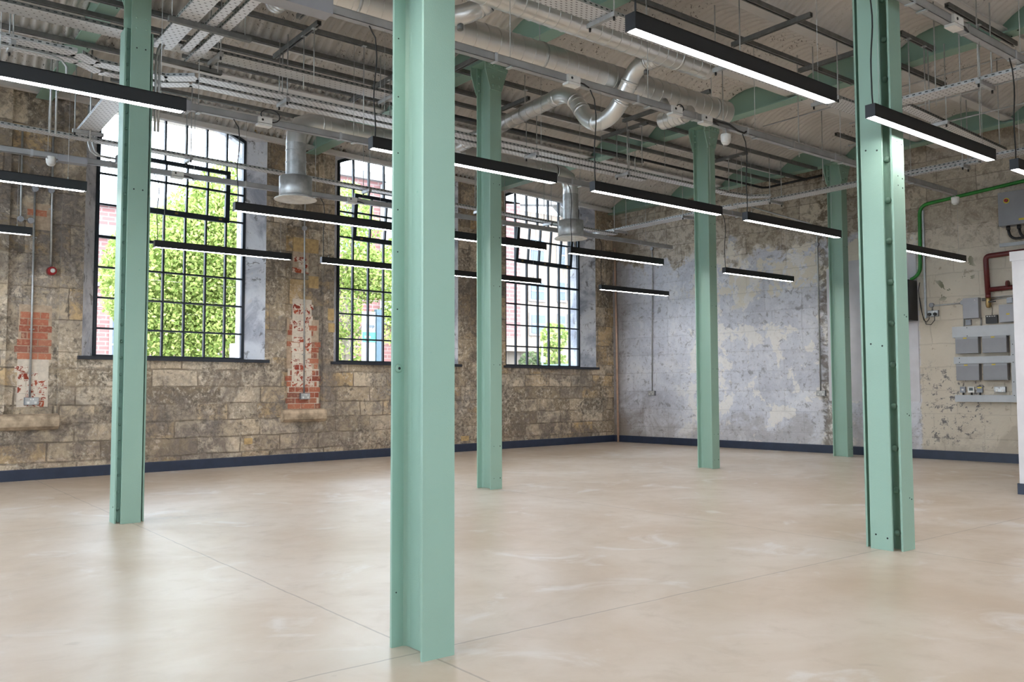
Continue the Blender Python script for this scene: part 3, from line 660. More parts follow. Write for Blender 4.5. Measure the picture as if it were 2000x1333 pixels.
# lighting trunking above each lamp row
tr_lab = ['grey lighting trunking above the lamp row nearest the viewer', 'grey lighting trunking passing under the big duct and over two column heads', 'grey lighting trunking running behind the left-hand air diffuser elbow', 'grey lighting trunking crossing in front of the windows']
xr = [(3.6, 11.6), (2.2, 11.0), (-1.0, 10.0), (-1.5, 11.3)]
for (y, _), lab, (xa, xb) in zip(rows, tr_lab, xr):
    r = thing('lighting_trunking', lab, 'trunking', (xa, y, 3.42), 'lighting trunking runs')
    b = MB(); z0 = 3.42; b.box(xa, xb, y-.027, y-.024, z0, z0+.06); b.box(xa, xb, y+.024, y+.027, z0, z0+.06); b.box(xa, xb, y-.027, y+.027, z0+.057, z0+.06); b.box(xa, xb, y-.027, y+.027, z0, z0+.003)
    b.build('trunking_body', 'trunk', parent=r)
    x = math.ceil(xa/0.75)*.75
    k = 0
    while x < xb-.05:
        c_ = MB(); c_.box(x-.012, x+.012, y-.031, y+.031, z0-.004, z0+.064); c_.build('trunking_joint', 'galv' if k % 2 else 'traywhite', parent=r)
        if k % 2 == 0:
            h = MB(); h.tube([(x+.15, y, z0+.06), (x+.15, y, 4.43)], .003, 5); h.box(x+.135, x+.165, y-.034, y+.034, z0-.012, z0-.004); h.build('hanger', 'rod', parent=r)
        x += .75; k += 1
    if _ == 'second row':
        pass
def box_thing(name, lab, cat, x0, x1, y0, y1, z0, z1, mat, group=None):
    b = MB(); b.box(x0, x1, y0, y1, z0, z1); o = b.build(name, mat, org=((x0+x1)/2, (y0+y1)/2, z0)); return tag(o, lab, cat, group)
# plug boxes on the trunking
for i, (x, y, lab) in enumerate(((4.50, 4.99, 'white plug box on the trunking left of the S-bend duct'), (5.72, 4.99, 'white plug box on the trunking under the duct end, left one'), (6.13, 4.99, 'white plug box on the trunking above the middle column head'), (2.98, 7.48, 'white plug box with looped black flex above the tree window lamp'), (2.95, 9.93, 'white plug box on the trunking crossing the tree window'), (5.80, 2.62, 'white plug box on the trunking at the upper right'), (5.14, 9.93, 'white plug box on the trunking right of the left air diffuser'))):
    r = thing('plug_box', lab, 'junction box', (x, y, 3.42), 'lamp plug boxes')
    b = MB(); b.box(x-.06, x+.07, y-.05, y-.028, 3.425, 3.478); b.box(x-.06, x+.07, y-.05, y+.02, 3.40, 3.42); b.build('box_body', 'white', parent=r)
    b = MB(); b.tube([(x-.02, y-.0505, 3.452), (x-.02, y-.053, 3.452)], .011, 8); b.build('socket_face', 'blackrub', parent=r)
    if i in (1, 3):
        b = MB(); rr = .05 if i == 1 else .10; b.tube([(x+.06+rr*math.sin(a)*.9, y-.03, 3.45+rr*.55+rr*.6*(-math.cos(a))) for a in [k*PI/8 for k in range(0, 15)]], .005, 6); b.build('flex_loop', 'blackrub', parent=r)
    else:
        b = MB(); b.tube([(x+.07, y-.03, 3.44), (x+.12, y-.035, 3.435), (x+.18, y-.03, 3.42)], .006, 6); b.build('flex_lead', 'blackrub', parent=r)
b = MB(); b.tube([(6.18, 4.955, 3.46), (6.3, 4.95, 3.45), (6.45, 4.95, 3.455), (6.58, 4.95, 3.42), (6.68, 4.955, 3.415), (6.72, 4.96, 3.44)], .009, 6); tag(b.build('cable_bundle', 'blackrub', org=(6.4, 4.95, 3.42)), 'black cable bundle drooping over the trunking beside the white sensor', 'cable')
# hanging sensors
def sensor(x, y, z, lab, s=1.0):
    r = thing('ceiling_sensor', lab, 'sensor', (x, y, z), 'white presence sensors')
    b = MB(); b.tube([(x, y, z), (x, y, z-.008), (x, y, z-.062), (x, y, z-.085)], [.046*s, .048*s, .046*s, .036*s], 20); b.build('sensor_body', 'white', parent=r)
    b = MB(); b.tube([(x, y, z-.085), (x, y, z-.095), (x, y, z-.10)], [.034*s, .026*s, .012*s], 16); b.build('sensor_lens', 'white', parent=r)
    b = MB(); b.tube([(x, y, z), (x, y, z+.05)], .008, 8); b.build('sensor_stem', 'rod', parent=r)
sensor(6.45, 4.99, 3.37, 'white round sensor hanging beside the middle column head')
sensor(1.68, 9.93, 3.44, 'white round sensor hanging at the left before the stone pier')
sensor(11.0, 4.99, 3.40, 'white round sensor hanging at the far right below the green cable')
r = thing('distribution_box', 'grey adaptable box on the trunking end beside the left sensor', 'junction box', (1.9, 9.93, 3.4))
b = MB(); b.box(1.74, 2.02, 9.88, 9.98, 3.40, 3.47); b.build('box_body', 'greybox', parent=r)
r = thing('distribution_box', 'grey trunking coupler box beyond the end of the long left lamp', 'junction box', (2.2, 7.48, 3.4))
b = MB(); b.box(2.05, 2.32, 7.42, 7.54, 3.40, 3.49); b.build('box_body', 'greybox', parent=r)
r = thing('distribution_box', 'long grey box at the top left end of the trunking over the big column', 'junction box', (2.1, 4.99, 3.42))
b = MB(); b.box(1.9, 2.42, 4.93, 5.05, 3.40, 3.50); b.build('box_body', 'greybox', parent=r)

# ------------------------------------------------------------------ ducts
def ring(b, c_, d, R, sk, n=28, hw=.0045, hh=.0045):
    """one turn of the lock seam: a thin flat-sided raised band"""
    a = sk; e_ = d.cross(a); base = len(b.v)
    for dx, rr in ((-hw, R-.0005), (-hw, R+hh), (hw, R+hh), (hw, R-.0005)):
        for k in range(n):
            t_ = 2*PI*k/n; b.v.append(tuple(c_ + d*(dx + .010*math.sin(t_)) + a*(rr*math.cos(t_)) + e_*(rr*math.sin(t_))))
    for j in range(3):
        for k in range(n): k2 = (k+1) % n; b.face((base+j*n+k, base+j*n+k2, base+(j+1)*n+k2, base+(j+1)*n+k))
def duct(b, p0, p1, R, pitch=.115, n=28, cap0=False, cap1=False):
    p0, p1 = Vector(p0), Vector(p1); L_ = (p1-p0).length; d = (p1-p0)/L_
    b.tube([p0, p1], R, n, caps=False)
    x = pitch*.5
    while x < L_-.01:
        sk = d.cross(Vector((0, 0, 1)) if abs(d.z) < .9 else Vector((1, 0, 0))).normalized()
        ring(b, p0+d*x, d, R, sk); x += pitch
    for flag, p in ((cap0, p0), (cap1, p1)):
        if flag:
            s_ = 1 if p is p1 else -1; b.tube([p, p+d*s_*.004, p+d*s_*.005], [R+.003, R+.003, .001], n)
def bend(b, a, c, e, R, rad=None, n=28, k=8, ring=True):
    """mitred smooth elbow from a through corner c to e (arc between)"""
    a, c, e = Vector(a), Vector(c), Vector(e); pts = []
    for i in range(k+1):
        u = i/k; pts.append(a*(1-u)**2 + c*2*u*(1-u) + e*u*u)
    b.tube(pts, R*1.015, n, caps=False)
    if ring:
        for p, q_ in ((pts[0], pts[1]), (pts[-1], pts[-2])):
            d = (q_-p).normalized(); b.tube([p-d*.012, p-d*.011, p+d*.011, p+d*.012], [R, R+.006, R+.006, R], n, caps=False)
r = thing('main_duct', 'largest galvanised spiral duct, running over the second column and ending over the middle column', 'air duct', (4, 5.75, 3.96))
b = MB(); duct(b, (-1.5, 5.75, 3.96), (7.42, 5.75, 3.96), .125, .125, 36, cap1=True); b.build('duct_run', 'duct', parent=r)
for x in (1.2, 3.0, 4.83, 7.2):
    b = MB(); b.tube([(x-.012, 5.75, 3.96), (x-.011, 5.75, 3.96), (x+.011, 5.75, 3.96), (x+.012, 5.75, 3.96)], [.126, .1305, .1305, .126], 32, caps=False)
    b.tube([(x, 5.75, 4.085), (x, 5.75, 4.4)], .004, 6); b.build('duct_hanger', 'rod', parent=r)
# downward branch stub near the duct end
b = MB(); duct(b, (6.38, 5.42, 3.66), (6.38, 5.70, 3.66), .083, .06); b.tube([(6.38, 5.42, 3.66), (6.38, 5.36, 3.665), (6.38, 5.33, 3.67)], [.083, .062, .055], 24); b.build('branch_stub', 'duct', parent=r)
b = MB(); b.tube([(6.38, 5.70, 3.66), (6.38, 5.708, 3.66)], .084, 24); b.build('stub_cap', 'duct', parent=r)
b = MB(); b.tube([(6.38, 5.62, 3.72), (6.38, 5.70, 3.86)], .05, 16); b.build('stub_neck', 'duct', parent=r)
# grille elbow above left
r = thing('grille_duct', 'short galvanised duct elbow with a dark mesh grille at the top centre', 'air duct', (3.75, 5.45, 3.9))
b = MB(); duct(b, (3.42, 5.62, 3.93), (3.56, 5.40, 3.86), .07, .05); bend(b, (3.56, 5.40, 3.86), (3.66, 5.27, 3.83), (3.78, 5.25, 3.93), .075); duct(b, (3.78, 5.25, 3.93), (3.83, 5.25, 3.99), .085, .04); b.build('duct_run', 'duct', parent=r)
b = MB(); g0, g1 = Vector((3.80, 5.22, 3.95)), Vector((3.835, 5.175, 3.975)); b.tube([g0, g1], .085, 28); b.build('grille_collar', 'duct', parent=r)
b = MB(); b.tube([g1, g1+(g1-g0)*.1], .078, 24); b.build('duct_grille', 'grille', parent=r)
b = MB(); b.tube([(3.66, 5.30, 3.80), (3.66, 5.30, 3.745)], .024, 14); b.build('damper_handle', 'strut', parent=r)
r = thing('supply_duct', 'galvanised spiral duct behind the perforated tray at top centre', 'air duct', (4, 5.10, 4.0))
b = MB(); duct(b, (-1.5, 5.10, 4.0), (6.33, 5.10, 4.0), .10, .115, 32, cap1=True); b.build('duct_run', 'duct', parent=r)
b = MB(); x = 5.90; b.tube([(x-.012, 5.10, 4.0), (x-.011, 5.10, 4.0), (x+.011, 5.10, 4.0), (x+.012, 5.10, 4.0)], [.101, .1065, .1065, .101], 32, caps=False); b.build('duct_collar', 'duct', parent=r)
# S-bend branch: leaves the supply duct, dips under the main duct, rises and runs towards the windows
r = thing('branch_duct', 'galvanised spiral duct dipping in a U below the big duct, then running towards the windows', 'air duct', (5.75, 6.5, 3.9))
P_ = [(5.75, 5.16, 4.0), (5.75, 5.36, 4.03), (5.75, 5.50, 3.99), (5.75, 5.86, 3.74), (5.75, 6.02, 3.70), (5.75, 6.17, 3.80), (5.75, 6.34, 4.0), (5.75, 6.48, 4.03)]
b = MB()
duct(b, (5.75, 5.12, 4.0), (5.75, 5.30, 4.0), .08, .05)
bend(b, (5.75, 5.30, 4.0), (5.75, 5.47, 4.0), (5.75, 5.54, 3.87), .08)
duct(b, (5.75, 5.54, 3.87), (5.75, 5.66, 3.72), .08, .06)
bend(b, (5.75, 5.66, 3.72), (5.75, 5.80, 3.56), (5.75, 6.00, 3.60), .08, k=10)
bend(b, (5.75, 6.00, 3.60), (5.75, 6.12, 3.64), (5.75, 6.20, 3.77), .08)
duct(b, (5.75, 6.20, 3.77), (5.75, 6.30, 3.90), .08, .08)
bend(b, (5.75, 6.30, 3.90), (5.75, 6.40, 4.02), (5.75, 6.58, 4.01), .08)
duct(b, (5.75, 6.58, 4.01), (5.75, 8.46, 3.90), .08, .12)
b.build('duct_run', 'duct', parent=r)
b = MB(); b.tube([(5.75, 5.33, 3.925), (5.75, 5.33, 3.885)], .024, 14); b.build('damper_handle', 'strut', parent=r)
b = MB(); b.tube([(5.75, 7.1, 4.06), (5.75, 7.1, 4.4)], .004, 6); b.tube([(5.75, 7.088, 3.98), (5.75, 7.112, 3.98)], .084, 24, caps=False); b.build('duct_hanger', 'rod', parent=r)
# run to the two air diffusers
r = thing('diffuser_duct', 'galvanised duct run along the windows with a dropper to a round diffuser at each end', 'air duct', (5.6, 8.5, 3.87))
b = MB(); zc = 3.87
duct(b, (4.04, 8.5, zc), (7.36, 8.5, zc), .10, .16)
b.build('duct_run', 'duct', parent=r)
for i, (x, sg) in enumerate(((3.755, 1), (7.665, -1))):
    b = MB(); xc = x + sg*.28
    pts = [(xc, zc), (x+sg*.16, zc-.005), (x+sg*.05, zc-.05), (x, zc-.16), (x, zc-.27)]
    b.tube([(p[0], 8.5, p[1]) for p in pts], .104, 28, caps=False); b.tube([(xc-.01, 8.5, zc), (xc-.009, 8.5, zc), (xc+.009, 8.5, zc), (xc+.01, 8.5, zc)], [.1, .109, .109, .1], 28, caps=False)
    b.build('duct_elbow', 'duct', parent=r)
    b = MB(); duct(b, (x, 8.5, 3.61), (x, 8.5, 3.24), .105, .13); b.build('dropper', 'galv', parent=r)
for i, (x, lab) in enumerate(((3.755, 'round swirl air diffuser hanging between the left and middle windows'), (7.665, 'round swirl air diffuser hanging before the corner window'))):
    r = thing('air_diffuser', lab, 'air diffuser', (x, 8.5, 3.0), 'round air diffusers')
    b = MB(); b.tube([(x, 8.5, 3.255), (x, 8.5, 3.25), (x, 8.5, 3.05), (x, 8.5, 3.045)], [.10, .17, .17, .165], 36); b.build('plenum', 'galv', parent=r)
    b = MB(); b.tube([(x, 8.5, 3.045), (x, 8.5, 3.02), (x, 8.5, 3.012)], [.165, .218, .222], 36, caps=False); b.tube([(x, 8.5, 3.012), (x, 8.5, 3.008), (x, 8.5, 3.012)], [.222, .216, .165], 36, caps=False); b.build('diffuser_rim', 'white', parent=r)
    b = MB(); b.tube([(x, 8.5, 3.028), (x, 8.5, 3.026)], .166, 32); b.build('diffuser_throat', 'hole', parent=r)  # near-black disc stands in for the shade inside the opening
    for k in range(12):
        a = 2*PI*k/12; c_, s_ = math.cos(a), math.sin(a); b = MB()
        p0 = Vector((x+.03*c_, 8.5+.03*s_, 3.014)); p1 = Vector((x+.163*c_, 8.5+.163*s_, 3.012)); tn = Vector((-s_, c_, .6)).normalized()*.012
        b.quad(p0-tn*.4, p1-tn, p1+tn, p0+tn*.4); b.build('swirl_vane', 'white', parent=r)
    b = MB(); b.tube([(x, 8.5, 3.02), (x, 8.5, 3.008)], .032, 20); b.build('diffuser_hub', 'white', parent=r)
# short open spigot top left
r = thing('duct_spigot', 'small galvanised duct end with a round damper at the top left of centre', 'air duct', (2.6, 5.9, 4.0))
b = MB(); duct(b, (2.62, 6.35, 4.05), (2.62, 6.05, 4.02), .085, .05, cap0=True, cap1=True); b.tube([(2.60, 6.02, 3.97), (2.60, 6.02, 3.90)], .028, 16); b.build('duct_run', 'duct', parent=r)

# ------------------------------------------------------------------ cable trays
def tray(name, lab, segs, wdt, mat, z, rods=(), lip=.028, group='cable trays', cat='cable tray', strutw=None, org=None, dark=False):
    """segs: polyline in plan; rods: list of (x,y,axis) where a bearer with two rods hangs"""
    o0 = segs[0]; r = thing(name, lab, cat, (o0[0], o0[1], z), group)
    b = MB(); lp = MB()
    for (xa, ya), (xb, yb) in zip(segs[:-1], segs[1:]):
        b.bar((xa, ya, z), (xb, yb, z), wdt, .003)
        d = Vector((xb-xa, yb-ya, 0)).normalized(); nrm = Vector((-d.y, d.x, 0))*(wdt/2)
        for s_ in (-1, 1): lp.bar(Vector((xa, ya, z+lip/2))+nrm*s_, Vector((xb, yb, z+lip/2))+nrm*s_, .003, lip)
        # dashed slots along the lips
        L_ = Vector((xb-xa, yb-ya, 0)).length; k = .03
        while k < L_-.03:
            for s_ in (-1, 1):
                q0 = Vector((xa, ya, z+lip*.55))+nrm*s_*1.0+d*k; lp.bar(q0-Vector((0, 0, 0)), q0+d*.024, .0042, .009, 1)
            k += .055
    b.build('tray_base', mat, parent=r); lp.build('tray_lip', ['strut' if dark else 'galv', 'hole'], parent=r)
    for (x, y, ax) in rods:
        h = wdt/2+.05; e_ = Vector((1, 0, 0)) if ax == 'x' else Vector((0, 1, 0)); c_ = Vector((x, y, z-.022)); k = MB()
        k.bar(c_-e_*h, c_+e_*h, .036, .036); k.build('bearer', 'galv', parent=r)
        for s_ in (-1, 1):
            p = c_+e_*(s_*(h-.02)); k = MB(); k.tube([p-Vector((0, 0, .035)), (p.x, p.y, 4.36)], .0055, 6); k.build('hanger_rod', 'rod', parent=r)
            k = MB(); k.tube([p-Vector((0, 0, .045)), p-Vector((0, 0, .018))], .009, 8); k.build('rod_end', 'blackrub', parent=r)
    return r
tray('cable_tray', 'wide dotted tray high above the left lamp, running towards the big column', [(-2.0, 7.36), (4.55, 7.36)], .20, 'traydot', 3.90, [(-.5, 7.36, 'y'), (2.5, 7.36, 'y'), (4.2, 7.36, 'y')], dark=True)
tray('cable_tray', 'broad perforated tray of the twin run that passes behind the second column', [(-2.0, 7.62), (1.45, 7.62), (1.62, 7.75), (2.2, 7.75), (2.42, 7.58), (9.7, 7.58)], .13, 'tray', 3.75, [(1.0, 7.70, 'y'), (3.25, 7.66, 'y'), (4.75, 7.66, 'y'), (6.3, 7.66, 'y'), (7.8, 7.66, 'y'), (9.4, 7.66, 'y')])
tray('cable_tray', 'narrow perforated tray of the twin run, nearer the windows', [(-2.0, 7.80), (1.5, 7.80), (1.7, 7.95), (2.2, 7.95), (2.42, 7.77), (8.3, 7.77)], .11, 'tray', 3.75)
tray('cable_tray', 'perforated tray alongside the supply duct behind the largest lamp', [(2.0, 4.57), (8.9, 4.57)], .20, 'tray', 3.80, [(4.45, 4.57, 'y'), (5.95, 4.57, 'y'), (7.45, 4.57, 'y')])
tray('cable_tray', 'perforated tray running along the back wall in front of its column', [(10.42, 11.0), (10.42, 7.9), (10.55, 7.45), (10.62, 3.9)], .22, 'trayY', 3.70, [(10.42, 10.3, 'x'), (10.42, 8.8, 'x'), (10.55, 7.3, 'x'), (10.6, 5.9, 'x')])
tray('cable_tray', 'short tray linking the twin run to the back wall tray', [(9.7, 7.58), (10.2, 7.52), (10.42, 7.3)], .13, 'tray', 3.74)
tray('cable_tray', 'wide slotted tray, leftmost of the three crossing the top left', [(2.045, 4.2), (2.045, 7.35)], .15, 'trayY', 3.86)
tray('cable_tray', 'middle narrow tray of the three crossing the top left', [(2.22, 4.2), (2.22, 7.30)], .07, 'trayY', 3.86)
tray('cable_tray', 'rightmost narrow tray of the three crossing the top left', [(2.335, 4.2), (2.335, 7.57)], .075, 'trayY', 3.86)
r = thing('tray_bearer', 'steel channel bearer carrying the three trays at the top left', 'bearer', (2.2, 6.66, 3.87))
b = MB(); b.bar((1.90, 6.66, 3.837), (2.55, 6.68, 3.837), .04, .04); b.build('channel', 'strut', parent=r)
for x in (1.93, 2.5):
    b = MB(); b.tube([(x, 6.67, 3.84), (x, 6.67, 4.42)], .005, 6); b.build('hanger_rod', 'rod', parent=r)
r = thing('tray_bearer', 'steel channel bearer under the lower ends of the three trays', 'bearer', (2.3, 7.72, 3.87))
b = MB(); b.bar((1.95, 7.52, 3.837), (2.62, 7.55, 3.837), .04, .04); b.build('channel', 'strut', parent=r)
for x in (1.98, 2.58):
    b = MB(); b.tube([(x, 7.53, 3.83), (x, 7.53, 4.42)], .005, 6); b.build('hanger_rod', 'rod', parent=r)
tray('cable_tray', 'wide slotted tray sloping in view across the top of the tree window at left', [(1.92, 8.1), (1.95, 9.75)], .19, 'trayY', 3.66, [(1.94, 9.5, 'x')])
tray('cable_tray', 'perforated tray hung against the window wall across all the windows', [(-1.5, 9.45), (2.0, 9.60), (4.3, 9.72), (10.2, 10.2)], .11, 'tray', 3.585, [(3.0, 9.66, 'y'), (5.3, 9.80, 'y'), (7.2, 9.96, 'y'), (8.6, 10.07, 'y')])
tray('cable_tray', 'perforated tray crossing the upper right corner behind the cable', [(7.72, 1.9), (7.66, 3.5), (7.60, 4.15)], .20, 'trayY', 3.62, [(7.68, 3.2, 'x'), (7.70, 2.4, 'x')])
tray('cable_tray', 'dark tray beyond the riveted right column under the ceiling', [(7.7, 3.92), (10.0, 4.02)], .10, 'tray', 3.60, [(8.4, 3.95, 'y')], dark=True)
tray('cable_tray', 'thin tray right of the riveted column against the stone of the back wall', [(10.6, 3.9), (10.62, 3.2)], .16, 'trayY', 3.66)
tray('cable_tray', 'short tray low before the back wall right of the riveted column', [(10.2, 5.25), (10.22, 4.35)], .08, 'trayY', 3.58, [(10.2, 4.5, 'x')])

# ------------------------------------------------------------------ strut rails clamped under the green beams
def rail(lab, x0, x1, y0, y1, z=4.335, rods=(), mat='strut'):
    r = thing('strut_rail', lab, 'support rail', ((x0+x1)/2, (y0+y1)/2, z), 'steel support rails under the ceiling')
    d = Vector((x1-x0, y1-y0, 0)).normalized(); nr = Vector((-d.y, d.x, 0))*.019; b = MB()
    a, c_ = Vector((x0, y0, z+.018)), Vector((x1, y1, z+.018))
    b.bar(a, c_, .041, .003); 
    for s_ in (-1, 1): b.bar(a+nr*s_-Vector((0, 0, .02)), c_+nr*s_-Vector((0, 0, .02)), .003, .041); b.bar(a+nr*s_*.68-Vector((0, 0, .0395)), c_+nr*s_*.68-Vector((0, 0, .0395)), .012, .003)
    b.build('channel', mat, parent=r)
    for (x, y, zb) in rods:
        b = MB(); b.tube([(x, y, zb), (x, y, z)], .0055, 6); b.box(x-.022, x+.022, y-.022, y+.022, z-.026, z-.018); b.build('drop_rod', 'rod', parent=r)
    return r
rail('long dark support rail first behind the column heads', 1.2, 8.62, 7.28, 7.28, rods=((3.9, 7.28, 3.48), (5.9, 7.28, 4.1), (7.5, 7.28, 3.75)))
rail('dark support rail continuing to the back wall column head', 8.9, 11.6, 7.30, 7.30)
rail('second long dark support rail behind the column heads', -1.5, 12.2, 7.80, 7.80, rods=((3.3, 7.80, 3.75), (4.6, 7.80, 3.75)))
rail('third long dark support rail behind the column heads', -1.5, 11.9, 8.16, 8.16)
rail('dark support rail fourth from the column heads', 2.6, 9.2, 8.62, 8.62)
rail('dark support rail above the left lamp, nearer the window', -1.5, 2.3, 8.92, 8.92)
rail('dark support rail close to the windows over the left diffuser', 2.2, 8.6, 9.75, 9.75)
rail('last dark support rail by the windows at the left', -1.5, 3.0, 10.35, 10.35)
rail('dark support rail nearest the top edge, right of the big duct', 4.6, 9.5, 4.42, 4.38)
rail('dark support rail above the largest lamp', 4.6, 8.62, 5.0, 4.96)
rail('short dark support rail right of the riveted column', 10.4, 12.0, 5.52, 5.45)
rail('short dark support rail left of the riveted column', 10.2, 11.8, 6.12, 6.12)
rail('short dark rail at the top right, upper', 7.5, 8.9, 3.42, 3.42, rods=((8.1, 3.42, 3.62),))
rail('short dark rail at the top right, lower', 7.75, 8.4, 3.97, 3.97, rods=((7.9, 3.97, 3.62), (8.2, 3.97, 3.62)))
for k, (x, y0, y1, lab) in enumerate(((3.3, 7.0, 8.0, 'short cross rail left of the big column'), (4.5, 7.5, 8.7, 'short cross rail touching the big column'), (6.65, 4.2, 5.05, 'short cross rail above the largest lamp, left'), (7.75, 4.2, 5.05, 'short cross rail above the largest lamp, right'), (7.78, 7.2, 8.0, 'short cross rail before the middle column'), (7.5, 6.0, 7.34, 'short cross rail beyond the branch duct'), (4.9, 6.6, 7.3, 'cross rail at the second column head'), (6.05, 7.4, 8.2, 'cross rail under the straight branch duct'), (9.9, 7.3, 8.0, 'cross rail right of the middle column'), (3.1, 5.9, 7.0, 'cross rail at the top left of the big column'))):
    rail(lab, x, x, y0, y1, z=4.293, rods=((x, y0+.1, 3.78), (x, y0+.32, 3.78)) if k in (0, 1, 4, 8) else ())
# black pipe along the third rail then along the back wall
b = MB(); b.tube([(4.5, 8.46, 4.30), (11.86, 8.46, 4.30), (11.92, 8.40, 4.30), (11.92, 7.25, 4.30)], .018, 10); tag(b.build('black_pipe', 'blackrub', org=(8, 8.46, 4.3)), 'thin black pipe under the ceiling turning along the back wall', 'pipe')
for k, (x, lab) in enumerate(((1.97, 'bent steel conduit beside the wide slotted tray at the tree window, left one'), (2.01, 'bent steel conduit beside the wide slotted tray at the tree window, right one'))):
    b = MB(); b.tube([(x, 9.62, 3.95-.04*k), (x, 9.62, 3.56), (x+.02, 9.62, 3.49), (x+.07, 9.62, 3.45), (x+.22+.06*k, 9.62, 3.44)], .011, 8); tag(b.build('steel_conduit', 'galv', org=(x, 9.62, 3.5)), lab, 'conduit')
b = MB(); b.box(2.24, 2.33, 9.58, 9.66, 3.40, 3.48); tag(b.build('junction_box', 'greydark', org=(2.28, 9.62, 3.4)), 'small grey box at the end of the bent conduits in the tree window', 'junction box')
for k, (x, y, z0, lab) in enumerate(((8.0, 3.55, 3.62, 'upper right drop rods, one by the tray end'), (7.95, 3.75, 3.62, 'upper right drop rods, second from the tray end'), (8.6, 3.2, 3.62, 'drop rod right of the short dark rail at the top right'), (9.2, 3.9, 3.6, 'long drop rod to the dark tray beyond the riveted column'), (9.9, 4.0, 3.6, 'drop rod at the far end of the dark tray'), (7.2, 5.6, 3.5, 'thin drop rod over the trunking right of the big duct end'), (8.1, 5.3, 3.5, 'thin drop rod over the trunking left of the riveted column'), (10.0, 6.2, 3.7, 'drop rod to the back wall tray left of the riveted column'))):
    b = MB(); b.tube([(x, y, z0), (x, y, 4.62)], .0055, 6); tag(b.build('drop_rod', 'rod', org=(x, y, z0)), lab, 'rod')
# long cross conduit bars under the vaults (right side)
for x, y0, y1, z, lab in ((8.95, 1.5, 5.2, 4.0, 'thin steel conduit at the top right, upper'), (9.6, 1.5, 5.6, 3.95, 'thin steel conduit at the top right, lower'), (9.3, 3.0, 6.6, 4.38, 'thin bar crossing the vault left of the riveted column')):
    b = MB(); b.tube([(x, y0, z), (x, y1, z)], .009, 8); tag(b.build('steel_conduit', 'galv', org=(x, (y0+y1)/2, z)), lab, 'conduit')
# white conduit with boxes across the left X trays
b = MB(); b.tube([(-1.5, 7.5, 3.66), (1.25, 7.52, 3.66), (1.33, 7.53, 3.645), (1.37, 7.54, 3.60), (1.38, 7.54, 3.0), (1.38, 7.54, 2.95)][:4]+[(1.37, 7.54, 3.45)], .010, 8)
tag(b.build('steel_conduit', 'galv', org=(0, 7.5, 3.66)), 'steel conduit bending down behind the long left lamp', 'conduit')
for k, (x, y, lab) in enumerate(((8.86, 8.45, 'square white ceiling fitting left of the middle column'),)):
    b = MB(); b.box(x-.13, x+.13, y-.13, y+.13, 4.02, 4.05); b.tube([(x, y, 4.05), (x, y, 4.4)], .008, 6); tag(b.build('emergency_light', 'white', org=(x, y, 4.02)), lab, 'light fitting')
# vertical conduits beside the leftmost column and at left
for k, (x, y, lab) in enumerate(((1.915, 7.02, 'steel conduit strapped to the right side of the leftmost column'), (1.94, 7.02, 'second conduit at the right side of the leftmost column head'))):
    b = MB(); b.tube([(x, y, 3.05), (x, y, 3.62), (x+.02, y+.03, 3.72), (x+.06, y+.1, 3.80)], .010, 8); tag(b.build('steel_conduit', 'galv', org=(x, y, 3)), lab, 'conduit')
for k, (x, y, z0, z1, lab) in enumerate(((1.55, 9.25, 3.5, 4.62, 'pair of drop rods, left one, before the stone pier'), (1.60, 9.25, 3.5, 4.62, 'pair of drop rods, right one, before the stone pier'), (1.95, 9.45, 3.55, 4.6, 'drop rod at the left edge of the tree window'))):
    b = MB(); b.tube([(x, y, z0), (x, y, z1)], .009, 8); tag(b.build('drop_rod', 'galv', org=(x, y, z0)), lab, 'rod')

# ------------------------------------------------------------------ fittings on the window wall (F1: x along, y outward, room is negative y)
def conduit(frame, pts, lab, r_=.0115, mat='galv', saddles=(), boxes=(), name='steel_conduit', cat='conduit'):
    r = thing(name, lab, cat, pts[0], frame=frame)
    b = MB(); b.tube(pts, r_, 10); b.build('conduit_tube', mat, parent=r)
    for (x, y, z) in saddles: k = MB(); k.box(x-.026, x+.026, y-.006, y+.012, z-.006, z+.006); k.build('saddle', 'galv', parent=r)
    for (x, y, z) in boxes: k = MB(); k.tube([(x, y+.02, z), (x, y-.022, z), (x, y-.026, z)], [.034, .034, .03], 20); k.build('round_box', 'greybox', parent=r)
    return r
def socket(frame, x, y, z, lab, w_=.146, h_=.086, plugs=False, mat='greydark'):
    r = thing('double_socket', lab, 'socket', (x, y, z), 'double sockets', frame)
    b = MB(); b.box(x-w_/2, x+w_/2, y-.04, y, z-h_/2, z+h_/2); b.build('socket_box', mat, parent=r)
    b = MB(); b.box(x-w_/2+.004, x+w_/2-.004, y-.044, y-.04, z-h_/2+.004, z+h_/2-.004); b.build('socket_plate', 'galv', parent=r)
    for s_ in (-1, 1):
        b = MB(); b.box(x+s_*.038-.012, x+s_*.038+.012, y-.0475, y-.044, z-.030, z-.004); b.build('socket_outlet', 'white', parent=r)
        b = MB(); b.box(x+s_*.012-.006, x+s_*.012+.006, y-.048, y-.044, z+.012, z+.030); b.build('rocker', 'white', parent=r)
        if plugs:
            b = MB(); b.tube([(x+s_*.038, y-.048, z-.012), (x+s_*.038, y-.08, z-.012), (x+s_*.038, y-.085, z-.012)], [.024, .022, .015], 12); b.build('plug', 'blackrub', parent=r)
    return r
yb = 0.05 - .016
conduit(F1, [(-10.075, yb, 3.34), (-10.07, yb, 0.93)], 'steel conduit dropping to the socket on the stone pier at far left', saddles=[(-10.07, yb, z) for z in (2.3, 1.7, 1.2, 2.75)], boxes=[(-10.075, yb, 3.31)])
conduit(F1, [(-9.90, yb, 3.95), (-9.89, yb, 2.44)], 'steel conduit dropping to the red alarm sounder', saddles=[(-9.9, yb, 3.1)], boxes=[(-9.905, yb, 3.32)])
